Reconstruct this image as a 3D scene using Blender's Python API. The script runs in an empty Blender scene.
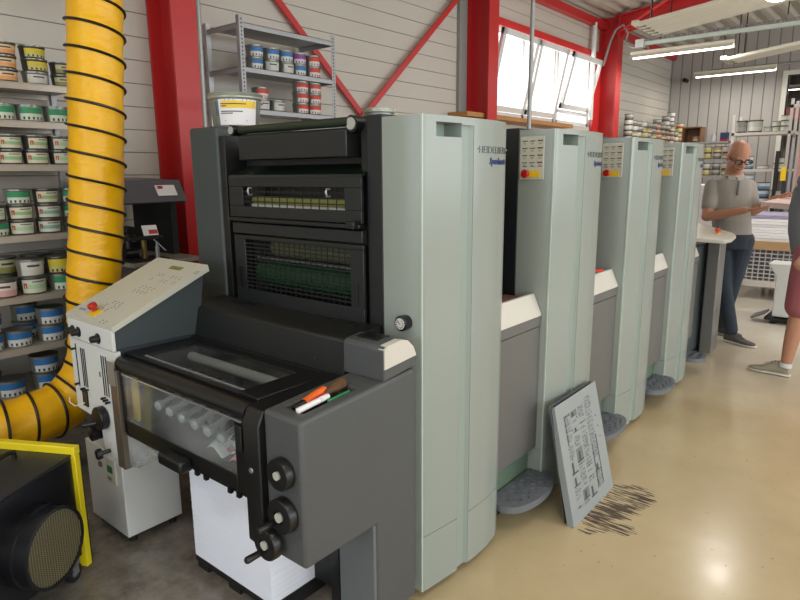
import bpy, bmesh, math, random
from mathutils import Vector, Matrix
random.seed(7)
S = bpy.context.scene
COL = S.collection
PI = math.pi

# ---------------------------------------------------------------- materials
def lin(h):
    h = h.lstrip('#')
    c = [int(h[i:i+2], 16)/255 for i in (0, 2, 4)]
    return tuple((x/12.92 if x <= .04045 else ((x+.055)/1.055)**2.4) for x in c) + (1,)

MATS = {}
def nd(nt, t, **k):
    n = nt.nodes.new(t)
    for a, b in k.items():
        setattr(n, a, b)
    return n

def M(name, hexc, rough=.5, metal=0., var=.06, vscale=6., bump=0., bscale=60., spec=.5, emit=None, estr=0., coat=0.):
    if name in MATS: return MATS[name]
    m = bpy.data.materials.new(name); m.use_nodes = True
    nt = m.node_tree; b = nt.nodes['Principled BSDF']
    b.inputs['Roughness'].default_value = rough
    b.inputs['Metallic'].default_value = metal
    b.inputs['Specular IOR Level'].default_value = spec
    b.inputs['Coat Weight'].default_value = coat
    c = lin(hexc)
    tc = nd(nt, 'ShaderNodeTexCoord')
    if var > 0:
        nz = nd(nt, 'ShaderNodeTexNoise'); nz.inputs['Scale'].default_value = vscale; nz.inputs['Detail'].default_value = 4
        nt.links.new(tc.outputs['Object'], nz.inputs['Vector'])
        mx = nd(nt, 'ShaderNodeMix', data_type='RGBA')
        mx.inputs[6].default_value = tuple(x*(1-var) for x in c[:3]) + (1,)
        mx.inputs[7].default_value = tuple(min(1, x*(1+var)) for x in c[:3]) + (1,)
        nt.links.new(nz.outputs['Fac'], mx.inputs[0]); nt.links.new(mx.outputs[2], b.inputs['Base Color'])
    else:
        b.inputs['Base Color'].default_value = c
    if bump > 0:
        n2 = nd(nt, 'ShaderNodeTexNoise'); n2.inputs['Scale'].default_value = bscale; n2.inputs['Detail'].default_value = 3
        nt.links.new(tc.outputs['Object'], n2.inputs['Vector'])
        bp = nd(nt, 'ShaderNodeBump'); bp.inputs['Strength'].default_value = bump; bp.inputs['Distance'].default_value = .01
        nt.links.new(n2.outputs['Fac'], bp.inputs['Height']); nt.links.new(bp.outputs['Normal'], b.inputs['Normal'])
    if emit:
        b.inputs['Emission Color'].default_value = lin(emit); b.inputs['Emission Strength'].default_value = estr
    MATS[name] = m
    return m

def mathn(nt, op, a, b=None, c=None):
    n = nd(nt, 'ShaderNodeMath', operation=op)
    for i, v in enumerate((a, b, c)):
        if v is None: continue
        if hasattr(v, 'is_linked') or hasattr(v, 'links'): nt.links.new(v, n.inputs[i])
        else: n.inputs[i].default_value = v
    return n.outputs[0]

def grooved(name, hexc, dark, axis, pitch, width, rough=.55, depth=.6):
    """cladding: repeating groove lines every `pitch` along an axis"""
    m = bpy.data.materials.new(name); m.use_nodes = True
    nt = m.node_tree; b = nt.nodes['Principled BSDF']; b.inputs['Roughness'].default_value = rough
    g = nd(nt, 'ShaderNodeNewGeometry'); sp = nd(nt, 'ShaderNodeSeparateXYZ')
    nt.links.new(g.outputs['Position'], sp.inputs[0])
    v = mathn(nt, 'ADD', sp.outputs[axis], 100.0 + (.03 if axis == 'Z' else 0))
    v = mathn(nt, 'DIVIDE', v, pitch); v = mathn(nt, 'FRACT', v)
    v = mathn(nt, 'SUBTRACT', v, .5); v = mathn(nt, 'ABSOLUTE', v)
    line = nd(nt, 'ShaderNodeMapRange'); nt.links.new(v, line.inputs[0])
    w = width/pitch
    line.inputs[1].default_value = .5-w; line.inputs[2].default_value = .5-w*.4
    nz = nd(nt, 'ShaderNodeTexNoise'); nz.inputs['Scale'].default_value = 1.3; nz.inputs['Detail'].default_value = 5
    nt.links.new(g.outputs['Position'], nz.inputs['Vector'])
    c = lin(hexc)
    mx0 = nd(nt, 'ShaderNodeMix', data_type='RGBA')
    mx0.inputs[6].default_value = tuple(x*.93 for x in c[:3])+(1,); mx0.inputs[7].default_value = tuple(min(1, x*1.06) for x in c[:3])+(1,)
    nt.links.new(nz.outputs['Fac'], mx0.inputs[0])
    mx = nd(nt, 'ShaderNodeMix', data_type='RGBA'); nt.links.new(line.outputs[0], mx.inputs[0])
    nt.links.new(mx0.outputs[2], mx.inputs[6]); mx.inputs[7].default_value = lin(dark)
    nt.links.new(mx.outputs[2], b.inputs['Base Color'])
    inv = mathn(nt, 'SUBTRACT', 1.0, line.outputs[0])
    bp = nd(nt, 'ShaderNodeBump'); bp.inputs['Strength'].default_value = depth; bp.inputs['Distance'].default_value = .02
    nt.links.new(inv, bp.inputs['Height']); nt.links.new(bp.outputs['Normal'], b.inputs['Normal'])
    MATS[name] = m
    return m

def glass(name, tint='#ffffff', haze=.1, gloss=.04):
    m = bpy.data.materials.new(name); m.use_nodes = True; nt = m.node_tree
    nt.nodes.remove(nt.nodes['Principled BSDF']); out = nt.nodes['Material Output']
    tr = nd(nt, 'ShaderNodeBsdfTransparent'); tr.inputs[0].default_value = lin(tint)
    gl = nd(nt, 'ShaderNodeBsdfGlossy'); gl.inputs['Roughness'].default_value = gloss
    df = nd(nt, 'ShaderNodeBsdfDiffuse'); df.inputs[0].default_value = (.7, .72, .74, 1)
    tc = nd(nt, 'ShaderNodeTexCoord'); nz = nd(nt, 'ShaderNodeTexNoise'); nz.inputs['Scale'].default_value = 5; nz.inputs['Detail'].default_value = 3
    nt.links.new(tc.outputs['Object'], nz.inputs['Vector'])
    mr = nd(nt, 'ShaderNodeMapRange'); nt.links.new(nz.outputs['Fac'], mr.inputs[0])
    mr.inputs[1].default_value = .35; mr.inputs[2].default_value = .7; mr.inputs[3].default_value = haze*.3; mr.inputs[4].default_value = haze*1.8
    m1 = nd(nt, 'ShaderNodeMixShader'); nt.links.new(mr.outputs[0], m1.inputs[0]); nt.links.new(tr.outputs[0], m1.inputs[1]); nt.links.new(df.outputs[0], m1.inputs[2])
    lw = nd(nt, 'ShaderNodeLayerWeight'); fc = mathn(nt, 'ADD', mathn(nt, 'MULTIPLY', mathn(nt, 'POWER', lw.outputs['Facing'], 4.0), .5), .03)
    m2 = nd(nt, 'ShaderNodeMixShader'); nt.links.new(fc, m2.inputs[0]); nt.links.new(m1.outputs[0], m2.inputs[1]); nt.links.new(gl.outputs[0], m2.inputs[2])
    nt.links.new(m2.outputs[0], out.inputs[0]); MATS[name] = m
    return m

def floor_mat():
    m = bpy.data.materials.new('epoxy_floor'); m.use_nodes = True; nt = m.node_tree; b = nt.nodes['Principled BSDF']
    g = nd(nt, 'ShaderNodeNewGeometry'); sp = nd(nt, 'ShaderNodeSeparateXYZ'); nt.links.new(g.outputs['Position'], sp.inputs[0])
    n1 = nd(nt, 'ShaderNodeTexNoise'); n1.inputs['Scale'].default_value = 1.1; n1.inputs['Detail'].default_value = 7; n1.inputs['Roughness'].default_value = .6
    n2 = nd(nt, 'ShaderNodeTexNoise'); n2.inputs['Scale'].default_value = 9; n2.inputs['Detail'].default_value = 8; n2.inputs['Roughness'].default_value = .7
    for n in (n1, n2): nt.links.new(g.outputs['Position'], n.inputs['Vector'])
    r1 = nd(nt, 'ShaderNodeValToRGB'); nt.links.new(n1.outputs['Fac'], r1.inputs[0])
    r1.color_ramp.elements[0].position = .3; r1.color_ramp.elements[0].color = lin('#b3a17e')
    r1.color_ramp.elements[1].position = .7; r1.color_ramp.elements[1].color = lin('#c6b48f')
    # darker grey bare concrete under and left of the press
    dz = nd(nt, 'ShaderNodeMapRange'); nt.links.new(mathn(nt, 'ADD', sp.outputs['X'], mathn(nt, 'MULTIPLY', n1.outputs['Fac'], .5)), dz.inputs[0])
    dz.inputs[1].default_value = -1.0; dz.inputs[2].default_value = -1.25
    r2 = nd(nt, 'ShaderNodeValToRGB'); nt.links.new(n2.outputs['Fac'], r2.inputs[0])
    r2.color_ramp.elements[0].position = .35; r2.color_ramp.elements[0].color = lin('#68625a')
    r2.color_ramp.elements[1].position = .6; r2.color_ramp.elements[1].color = lin('#8b857b')
    mx = nd(nt, 'ShaderNodeMix', data_type='RGBA'); nt.links.new(dz.outputs[0], mx.inputs[0]); nt.links.new(r1.outputs[0], mx.inputs[6]); nt.links.new(r2.outputs[0], mx.inputs[7])
    # floor colour lightened at the far end, painting in the reflected light there
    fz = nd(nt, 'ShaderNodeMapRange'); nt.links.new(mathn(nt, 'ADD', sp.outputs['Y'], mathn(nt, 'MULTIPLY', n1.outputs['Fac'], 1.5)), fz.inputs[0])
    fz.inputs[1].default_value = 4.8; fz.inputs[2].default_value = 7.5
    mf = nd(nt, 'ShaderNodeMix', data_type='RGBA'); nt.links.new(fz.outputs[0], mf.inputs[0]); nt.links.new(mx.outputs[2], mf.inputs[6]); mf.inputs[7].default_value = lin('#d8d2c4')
    # scattered dark specks
    n3 = nd(nt, 'ShaderNodeTexNoise'); n3.inputs['Scale'].default_value = 38; n3.inputs['Detail'].default_value = 2; nt.links.new(g.outputs['Position'], n3.inputs['Vector'])
    s3 = nd(nt, 'ShaderNodeMapRange'); nt.links.new(n3.outputs['Fac'], s3.inputs[0]); s3.inputs[1].default_value = .71; s3.inputs[2].default_value = .76; s3.inputs[4].default_value = .55
    ms = nd(nt, 'ShaderNodeMix', data_type='RGBA'); nt.links.new(s3.outputs[0], ms.inputs[0]); nt.links.new(mf.outputs[2], ms.inputs[6]); ms.inputs[7].default_value = lin('#6b573c')
    # streaky ink scuffs beside the leaning plates
    mp = nd(nt, 'ShaderNodeMapping'); nt.links.new(g.outputs['Position'], mp.inputs['Vector'])
    mp.inputs['Rotation'].default_value = (0, 0, math.radians(12)); mp.inputs['Scale'].default_value = (9, 75, 1)
    n4 = nd(nt, 'ShaderNodeTexNoise'); n4.inputs['Scale'].default_value = 1.0; n4.inputs['Detail'].default_value = 5; nt.links.new(mp.outputs[0], n4.inputs['Vector'])
    dx = mathn(nt, 'ABSOLUTE', mathn(nt, 'DIVIDE', mathn(nt, 'SUBTRACT', sp.outputs['X'], -.885), .12))
    dy = mathn(nt, 'ABSOLUTE', mathn(nt, 'DIVIDE', mathn(nt, 'SUBTRACT', sp.outputs['Y'], 2.60), .33))
    rr = mathn(nt, 'SUBTRACT', 1.0, mathn(nt, 'POWER', mathn(nt, 'ADD', mathn(nt, 'POWER', dx, 3.0), mathn(nt, 'POWER', dy, 3.0)), .5))
    n5 = nd(nt, 'ShaderNodeTexNoise'); n5.inputs['Scale'].default_value = 7; n5.inputs['Detail'].default_value = 4; nt.links.new(g.outputs['Position'], n5.inputs['Vector'])
    rr = mathn(nt, 'ADD', rr, mathn(nt, 'MULTIPLY', mathn(nt, 'SUBTRACT', n5.outputs['Fac'], .58), 2.4))
    q = mathn(nt, 'ADD', n4.outputs['Fac'], mathn(nt, 'MULTIPLY', rr, .16))
    s4 = nd(nt, 'ShaderNodeMapRange'); nt.links.new(q, s4.inputs[0]); s4.inputs[1].default_value = .51; s4.inputs[2].default_value = .60; s4.inputs[4].default_value = .92
    gate = mathn(nt, 'GREATER_THAN', rr, 0.0)
    m4 = nd(nt, 'ShaderNodeMix', data_type='RGBA'); nt.links.new(mathn(nt, 'MULTIPLY', s4.outputs[0], gate), m4.inputs[0]); nt.links.new(ms.outputs[2], m4.inputs[6]); m4.inputs[7].default_value = lin('#382625')
    nt.links.new(m4.outputs[2], b.inputs['Base Color'])
    rg = nd(nt, 'ShaderNodeMapRange'); nt.links.new(n2.outputs['Fac'], rg.inputs[0]); rg.inputs[3].default_value = .10; rg.inputs[4].default_value = .34
    nt.links.new(rg.outputs[0], b.inputs['Roughness'])
    bp = nd(nt, 'ShaderNodeBump'); bp.inputs['Strength'].default_value = .03; nt.links.new(n2.outputs['Fac'], bp.inputs['Height']); nt.links.new(bp.outputs['Normal'], b.inputs['Normal'])
    return m

MINT = M('pale_green_paint', '#8e9690', .27, var=.03, vscale=3)
MINT2 = M('mint_groove_paint', '#8d9a93', .35, var=.03)
GREENISH = M('mint_inner_paint', '#5f7564', .5, var=.05)
DARK = M('charcoal_paint', '#191c1e', .42, var=.1, vscale=9)
DARKG = M('dark_grey_green', '#3b4446', .5, var=.08)
MIDG = M('mid_grey_textured', '#4c4f51', .5, var=.06, bump=.12, bscale=350)
PANG = M('warm_grey_panel', '#636361', .42, var=.05)
BLACK = M('black_plastic', '#121315', .35, var=.15)
MBLACK = M('matt_black', '#141617', .5, var=.2, vscale=14)
LIP = M('light_aluminium', '#ccc9c0', .38, var=.04)
STEEL = M('steel', '#a4a6a8', .35, .7, var=.1, vscale=20)
ZINC = M('zinc_shelf', '#a6a8ab', .45, .35, var=.12, vscale=12)
TREAD = M('tread_grey', '#70757d', .45, .3, var=.15, vscale=18)
RED = M('red_steel_paint', '#c02a2a', .4, var=.08, vscale=3)
CREAM = M('cream_panel', '#c3c2b4', .42, var=.04)
WHITEP = M('white_powder_coat', '#d5d8d6', .4, var=.03)
REDB = M('red_button', '#b32218', .3, var=0)
YEL = M('yellow_paint', '#e8c21c', .4, var=.08)
ORNG = M('orange_plastic', '#ef6a1e', .4, var=.05)
BLUET = M('navy_letters', '#26356b', .4, var=0)
CHROME = M('bright_metal', '#dcdfe0', .2, .8, var=0)
INKT = M('dark_print', '#3b3f40', .6, var=.1)
WOOD = M('plain_wood', '#b07b45', .6, var=.25, vscale=5)
WOOD2 = M('board_wood', '#a98a63', .6, var=.2, vscale=8)
PAPER = M('white_paper', '#e6e4e6', .75, var=.03)
PINKP = M('pinkish_paper', '#ead3cf', .75, var=.03)
LILAC = M('lilac_paper', '#aaa5c0', .75, var=.35, vscale=30)
LAMPW = M('fixture_cream', '#ddd9c8', .5, var=.03)
PIPE = M('grey_pipe', '#9a9a98', .4, .4, var=.05)
TUBE = M('lit_tube', '#ffffff', .4, var=0, emit='#fff6ea', estr=7)
CANM = M('can_metal', '#8f9189', .35, .6, var=.15, vscale=15)
CAND = M('can_dark_metal', '#55544f', .4, .5, var=.2, vscale=15)
LIDM = M('lid_metal', '#7d7f7a', .3, .7, var=.15, vscale=15)
SKIN = M('skin', '#b07f66', .55, var=.07, vscale=25)
POLO = M('grey_polo_fabric', '#96918a', .85, var=.05, bump=.2, bscale=300)
JEANS = M('denim', '#27313d', .85, var=.3, vscale=12, bump=.2, bscale=300)
SHORTS = M('maroon_fabric', '#96545a', .85, var=.1)
SHOE = M('grey_mesh_shoe', '#5b544f', .8, var=.2, vscale=60)
SHOE2 = M('taupe_shoe', '#9c9684', .8, var=.1, vscale=60)
SOLE = M('pale_sole', '#d3d2ca', .6, var=.03)
SOCK = M('pale_sock', '#c9cbcb', .9, var=.05)
RUBBER = M('rubber', '#17181a', .7, var=.1)
GLASSM = glass('clear_guard', '#f4f8f8', .10)
GLASST = glass('clear_top_guard', '#eef0f0', .03)
PANE = glass('window_glass', '#ffffff', .01, .01)

# ---------------------------------------------------------------- mesh builder
class MB:
    def __init__(s):
        s.bm = bmesh.new(); s.mats = []; s.cur = 0
    def mat(s, m):
        if m not in s.mats: s.mats.append(m)
        s.cur = s.mats.index(m); return s
    def _f(s, vs, smooth=False):
        try:
            f = s.bm.faces.new(vs)
        except ValueError: return None
        f.material_index = s.cur; f.smooth = smooth; return f
    def verts(s, pts): return [s.bm.verts.new(p) for p in pts]
    def quad(s, *pts): s._f(s.verts(pts)); return s
    def box(s, x0, x1, y0, y1, z0, z1):
        if x0 > x1: x0, x1 = x1, x0
        if y0 > y1: y0, y1 = y1, y0
        if z0 > z1: z0, z1 = z1, z0
        v = s.verts([(x, y, z) for z in (z0, z1) for y in (y0, y1) for x in (x0, x1)])
        for q in ((0, 2, 3, 1), (4, 5, 7, 6), (0, 1, 5, 4), (2, 6, 7, 3), (0, 4, 6, 2), (1, 3, 7, 5)):
            s._f([v[i] for i in q])
        return s
    def obox(s, c, ax, ay, az, sx, sy, sz):
        """oriented box: centre, unit axes, full sizes"""
        c = Vector(c); ax = Vector(ax).normalized(); ay = Vector(ay).normalized(); az = Vector(az).normalized()
        v = s.verts([c+ax*(i*sx/2)+ay*(j*sy/2)+az*(k*sz/2) for k in (-1, 1) for j in (-1, 1) for i in (-1, 1)])
        for q in ((0, 2, 3, 1), (4, 5, 7, 6), (0, 1, 5, 4), (2, 6, 7, 3), (0, 4, 6, 2), (1, 3, 7, 5)):
            s._f([v[i] for i in q])
        return s
    def prism(s, poly, axis, a, b, smooth=False):
        """poly of 2D points extruded along axis ('x': (y,z), 'y': (x,z), 'z': (x,y))"""
        def P(p, t):
            return {'x': (t, p[0], p[1]), 'y': (p[0], t, p[1]), 'z': (p[0], p[1], t)}[axis]
        A = s.verts([P(p, a) for p in poly]); B = s.verts([P(p, b) for p in poly]); n = len(poly)
        s._f(A[::-1]); s._f(B)
        for i in range(n): s._f([A[i], A[(i+1) % n], B[(i+1) % n], B[i]], smooth)
        return s
    def frame(s, d):
        d = Vector(d).normalized(); up = Vector((0, 0, 1)) if abs(d.z) < .9 else Vector((1, 0, 0))
        u = d.cross(up).normalized(); w = d.cross(u).normalized(); return d, u, w
    def loft(s, rings, cap=True, smooth=True, closed=False):
        R = [s.verts(r) for r in rings]; n = len(R[0])
        pairs = list(zip(R, R[1:])) + ([(R[-1], R[0])] if closed else [])
        for A, B in pairs:
            for i in range(n): s._f([A[i], A[(i+1) % n], B[(i+1) % n], B[i]], smooth)
        if cap and not closed: s._f(R[0][::-1]); s._f(R[-1])
        return s
    def ring(s, c, u, w, r, n=16, r2=None):
        c = Vector(c); r2 = r if r2 is None else r2
        return [c+u*(math.cos(2*PI*i/n)*r)+w*(math.sin(2*PI*i/n)*r2) for i in range(n)]
    def cyl(s, p0, p1, r, n=16, r1=None, smooth=True):
        p0 = Vector(p0); p1 = Vector(p1); d, u, w = s.frame(p1-p0)
        return s.loft([s.ring(p0, u, w, r, n), s.ring(p1, u, w, r if r1 is None else r1, n)], True, smooth)
    def lathe(s, p0, d, prof, n=24, smooth=True):
        """profile [(dist along d, radius)]"""
        p0 = Vector(p0); d, u, w = s.frame(d)
        return s.loft([s.ring(p0+d*t, u, w, max(r, .0004), n) for t, r in prof], True, smooth)
    def tube(s, pts, r, n=8, closed=False):
        pts = [Vector(p) for p in pts]; rings = []; pu = None
        for i, p in enumerate(pts):
            a = pts[max(0, i-1)]; b = pts[min(len(pts)-1, i+1)]
            d = (b-a).normalized()
            if pu is None: _, u, w = s.frame(d)
            else:
                u = (pu-d*pu.dot(d)).normalized(); w = d.cross(u)
            pu = u; rings.append(s.ring(p, u, w, r if not callable(r) else r(i), n))
        return s.loft(rings, True, True, closed)
    def ball(s, c, rx, ry=None, rz=None, n=16, rot=None):
        ry = rx if ry is None else ry; rz = rx if rz is None else rz; c = Vector(c); rings = []
        for k in range(1, n//2):
            a = PI*k/(n//2)
            rings.append([Vector((math.cos(2*PI*i/n)*math.sin(a)*rx, math.sin(2*PI*i/n)*math.sin(a)*ry, -math.cos(a)*rz)) for i in range(n)])
        if rot: rings = [[rot @ p for p in r] for r in rings]
        return s.loft([[p+c for p in r] for r in rings], True, True)
    def map(s, fn):
        for v in s.bm.verts: v.co = Vector(fn(v.co))
        return s
    def addmesh(s, me, fn=lambda p: p):
        off = {v.index: s.bm.verts.new(fn(v.co.copy())) for v in me.vertices}
        for p in me.polygons: s._f([off[i] for i in p.vertices])
        return s
    def mesh(s, name, m=None):
        bmesh.ops.recalc_face_normals(s.bm, faces=s.bm.faces[:])
        me = bpy.data.meshes.new(name); s.bm.to_mesh(me); s.bm.free()
        for x in (s.mats or [m]): me.materials.append(x)
        try: me.set_sharp_from_angle(angle=math.radians(40))
        except Exception: pass
        return me
    def build(s, name, m=None, parent=None, loc=None, bevel=0, seg=2, label=None):
        """verts are in the frame of the root (parent's root) unless loc is given: then world verts, origin moved to loc"""
        off = None
        if parent is not None and parent.get('_w'):
            r = parent
            while r.parent: r = r.parent
            off = r.location.copy()
        if loc is not None and parent is None: off = Vector(loc)
        if off is not None:
            for v in s.bm.verts: v.co -= off
        me = s.mesh(name, m); o = bpy.data.objects.new(name, me); COL.objects.link(o)
        if parent is not None:
            o.parent = parent
            if parent.get('_w'): o['_w'] = 1
        elif loc is not None: o.location = loc
        if bevel:
            b = o.modifiers.new('bevel', 'BEVEL'); b.width = bevel; b.segments = seg; b.limit_method = 'ANGLE'; b.angle_limit = math.radians(35)
            b.harden_normals = False
        if label: o['label'] = label
        return o

def tag(o, label, cat, group=None):
    o['label'] = label; o['category'] = cat
    if group: o['group'] = group
    return o
def thing(name, label, cat, loc=(0, 0, 0), rz=0, group=None, world=False):
    o = bpy.data.objects.new(name, None); COL.objects.link(o); o.empty_display_size = .1
    o.location = loc; o.rotation_euler = (0, 0, rz); tag(o, label, cat, group)
    if world: o['_w'] = 1
    return o
def struct(o): o['kind'] = 'structure'; return o
def dup(root, loc, rz=None, label=None, group=None):
    def cp(o, par):
        c = o.copy(); COL.objects.link(c)
        if par is not None: c.parent = par
        for ch in list(KIDS.get(o.name, [])): cp(ch, c)
        return c
    KIDS = {}
    for o in bpy.data.objects:
        if o.parent: KIDS.setdefault(o.parent.name, []).append(o)
    r = cp(root, None); r.location = loc
    if rz is not None: r.rotation_euler = (0, 0, rz)
    if label: r['label'] = label
    if group: r['group'] = group
    return r
def copy1(src, kids, loc, rz, label, group, parent=None):
    r = src.copy(); COL.objects.link(r); r.location = loc; r.rotation_euler = (0, 0, rz); r['label'] = label; r['group'] = group
    for k in kids:
        c = k.copy(); COL.objects.link(c); c.parent = r
    return r
def textmesh(body, size, extrude=.001, shear=0, bold=0.0):
    cu = bpy.data.curves.new('t', 'FONT'); cu.body = body; cu.size = size; cu.extrude = extrude; cu.shear = shear; cu.offset = bold
    cu.resolution_u = 3
    o = bpy.data.objects.new('t', cu); COL.objects.link(o)
    dg = bpy.context.evaluated_depsgraph_get(); me = bpy.data.meshes.new_from_object(o.evaluated_get(dg))
    bpy.data.objects.remove(o); bpy.data.curves.remove(cu)
    return me
def text_width(me):
    xs = [v.co.x for v in me.vertices]; return min(xs), max(xs)

# ================================================================ SETTING
WX = -4.2; BY = 13.6; RX = 7.5; FY = -5.0
def roofz(x): return 3.86+.12*(x-WX) if x < 2 else 3.86+.12*(2-WX)-.12*(x-2)
CLAD = grooved('wall_cladding_horizontal', '#c6c0b5', '#918b82', 'Z', .152, .004)
CLADV = grooved('wall_cladding_vertical', '#aeaaa6', '#7d7976', 'X', .185, .012)
PLAST = M('plain_wall', '#c9c5bc', .7, var=.04)

struct(MB().box(WX-.3, RX+.3, FY-.3, BY+.3, -.1, 0).build('floor', floor_mat()))
# left wall with window opening Y 6.62..9.75, z 2.2..3.25
w = MB()
for y0, y1, z0, z1 in ((FY, 6.62, 0, 4.0), (9.75, BY, 0, 4.0), (6.62, 9.75, 0, 2.2), (6.62, 9.75, 3.25, 4.0)):
    w.box(WX-.18, WX, y0, y1, z0, z1)
struct(w.build('wall_left', CLAD))
# back wall with an opening to the next hall
w = MB()
for x0, x1, z0, z1 in ((WX-.18, -2.13, 0, 5), (-.2, RX, 0, 5), (-2.13, -.2, 3.2, 5)):
    w.box(x0, x1, BY, BY+.15, z0, z1)
struct(w.build('wall_back', CLADV))
struct(MB().box(-2.21, -2.13, BY-.04, BY+.17, 0, 3.28).box(-2.13, -.12, BY-.04, BY+.17, 3.2, 3.28).build('trim_1', M('opening_trim', '#d8d5cc', .5)))
w = MB()   # next hall beyond the opening
w.box(-2.6, 1.5, BY+3.4, BY+3.5, 0, 4.2).box(-2.8, -2.6, BY+.15, BY+3.5, 0, 4.2).box(1.3, 1.5, BY+.15, BY+3.5, 0, 4.2).box(-2.8, 1.5, BY+.15, BY+3.5, 4.2, 4.3).box(-2.8, 1.5, BY+.15, BY+3.5, -.1, 0)
struct(w.build('wall_beyond', M('far_hall', '#8c8480', .7)))
# unseen right and rear walls, with tall openings added to let daylight in
w = MB()
ys = [-4.2, -.6, 3.0, 6.6, 10.2]
prev = FY
for y in ys:
    w.box(RX, RX+.2, prev, y, 0, 4.6); w.box(RX, RX+.2, y, y+2.9, 0, 1.0); w.box(RX, RX+.2, y, y+2.9, 3.3, 4.6); prev = y+2.9
w.box(RX, RX+.2, prev, BY, 0, 4.6)
struct(w.build('wall_right', PLAST))
w = MB()
w.box(WX-.18, -2.9, FY-.2, FY, 0, 5).box(.9, 2.2, FY-.2, FY, 0, 5).box(6.0, RX, FY-.2, FY, 0, 5).box(-2.9, .9, FY-.2, FY, 3.3, 5).box(2.2, 6.0, FY-.2, FY, 3.3, 5)
w.box(-2.9, .9, FY-.2, FY, 0, .6)
struct(w.build('wall_front', PLAST))
# corrugated roof deck, ribs run along Y
w = MB(); prof = []
x = WX-.3; p = .26
while x < RX+.3:
    for dx, dz in ((0, 0), (.09, 0), (.13, .05), (.22, .05)):
        xx = x+dx; prof.append((xx, roofz(xx)+dz))
    x += p
A = w.verts([(a, FY-.2, b) for a, b in prof]); B = w.verts([(a, BY+.15, b) for a, b in prof])
C2 = w.verts([(a, FY-.2, b+.12) for a, b in prof]); D2 = w.verts([(a, BY+.15, b+.12) for a, b in prof])
for i in range(len(prof)-1):
    w._f([A[i], A[i+1], B[i+1], B[i]]); w._f([C2[i], D2[i], D2[i+1], C2[i+1]])
struct(w.build('ceiling', M('roof_deck', '#c2bcb0', .55, var=.06, vscale=2)))

# red steel columns, rafters, eave beam, braces
def ibeam(mb, a, b, wdir, W, H, t=.02):
    a = Vector(a); b = Vector(b); d = (b-a).normalized(); wd = Vector(wdir).normalized(); hd = d.cross(wd).normalized()
    L = (b-a).length; c = (a+b)/2
    mb.obox(c, d, wd, hd, L, t, H-2*t); mb.obox(c+hd*(H/2-t/2), d, wd, hd, L, W, t); mb.obox(c-hd*(H/2-t/2), d, wd, hd, L, W, t)
for i, y in enumerate((2.47, 6.34, 10.07)):
    m = MB(); ibeam(m, (WX+.16, y, 0), (WX+.16, y, roofz(WX)), (0, 1, 0), .2, .3)
    o = m.build('steel_column', RED, loc=(WX+.16, y, 0)); struct(o)
    tag(o, ['red steel column behind the black proofing desk', 'red steel column at the near end of the window', 'red steel column at the far end of the window'][i], 'column', 'red columns along the left wall')
    m = MB(); ibeam(m, (WX+.25, y, roofz(WX+.25)-.15), (2, y, roofz(2)-.15), (0, 1, 0), .2, .24)
    m.prism([(WX+.3, 3.55), (WX+.75, roofz(WX+.75)-.2), (WX+.3, roofz(WX+.3)-.2)], 'y', y-.01, y+.01)
    o = m.build('roof_rafter', RED, loc=(WX+.25, y, roofz(WX+.25)-.15)); struct(o)
    tag(o, ['red rafter rising over the desk column', 'red rafter at the near window column', 'red rafter rising from the far window column'][i], 'rafter', 'red roof rafters')
m = MB(); m.box(WX+.01, WX+.1, 2.5, BY, 3.68, 3.79).box(WX+.005, WX+.04, 6.5, 9.98, 3.25, 3.34).box(WX+.005, WX+.05, 6.5, 6.62, 2.12, 3.3).box(WX+.005, WX+.05, 9.75, 9.98, 2.12, 3.3)
struct(m.build('trim_2', RED))
struct(MB().box(WX, WX+.04, 6.06, 6.21, 0, 3.7).build('trim_3', M('grey_flashing', '#8f8f8c', .5)))
m = MB()
def brace(mb, p, q, W=.055):
    a = Vector((WX+.05, *p)); b = Vector((WX+.05, *q)); d = (b-a).normalized(); h = d.cross(Vector((1, 0, 0)))
    mb.obox((a+b)/2, d, Vector((1, 0, 0)), h, (b-a).length, .02, W)
brace(m, (2.62, 3.60), (6.2, .55)); 
struct(tag(m.build('wall_brace', RED), 'red flat brace running down from the desk column to the right', 'brace', 'diagonal red wall braces'))
m = MB(); brace(m, (6.15, 3.52), (2.65, .48)); m.map(lambda v: (v.x+.022, v.y, v.z))
struct(tag(m.build('wall_brace', RED), 'red flat brace running down from the window column to the left', 'brace', 'diagonal red wall braces'))
m = MB(); brace(m, (-.9, 3.6), (2.3, .8))
struct(MB().box(WX, WX+.26, 5.9, 8.6, 2.12, 2.17).build('trim_4', WOOD))
# roof rod by the far column
struct(tag(MB().cyl((-3.95, 10.0, 3.6), (-2.1, 8.6, 3.95), .018, 8).build('roof_tie_rod', RED), 'thin red tie rod under the roof deck', 'rod'))

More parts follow.
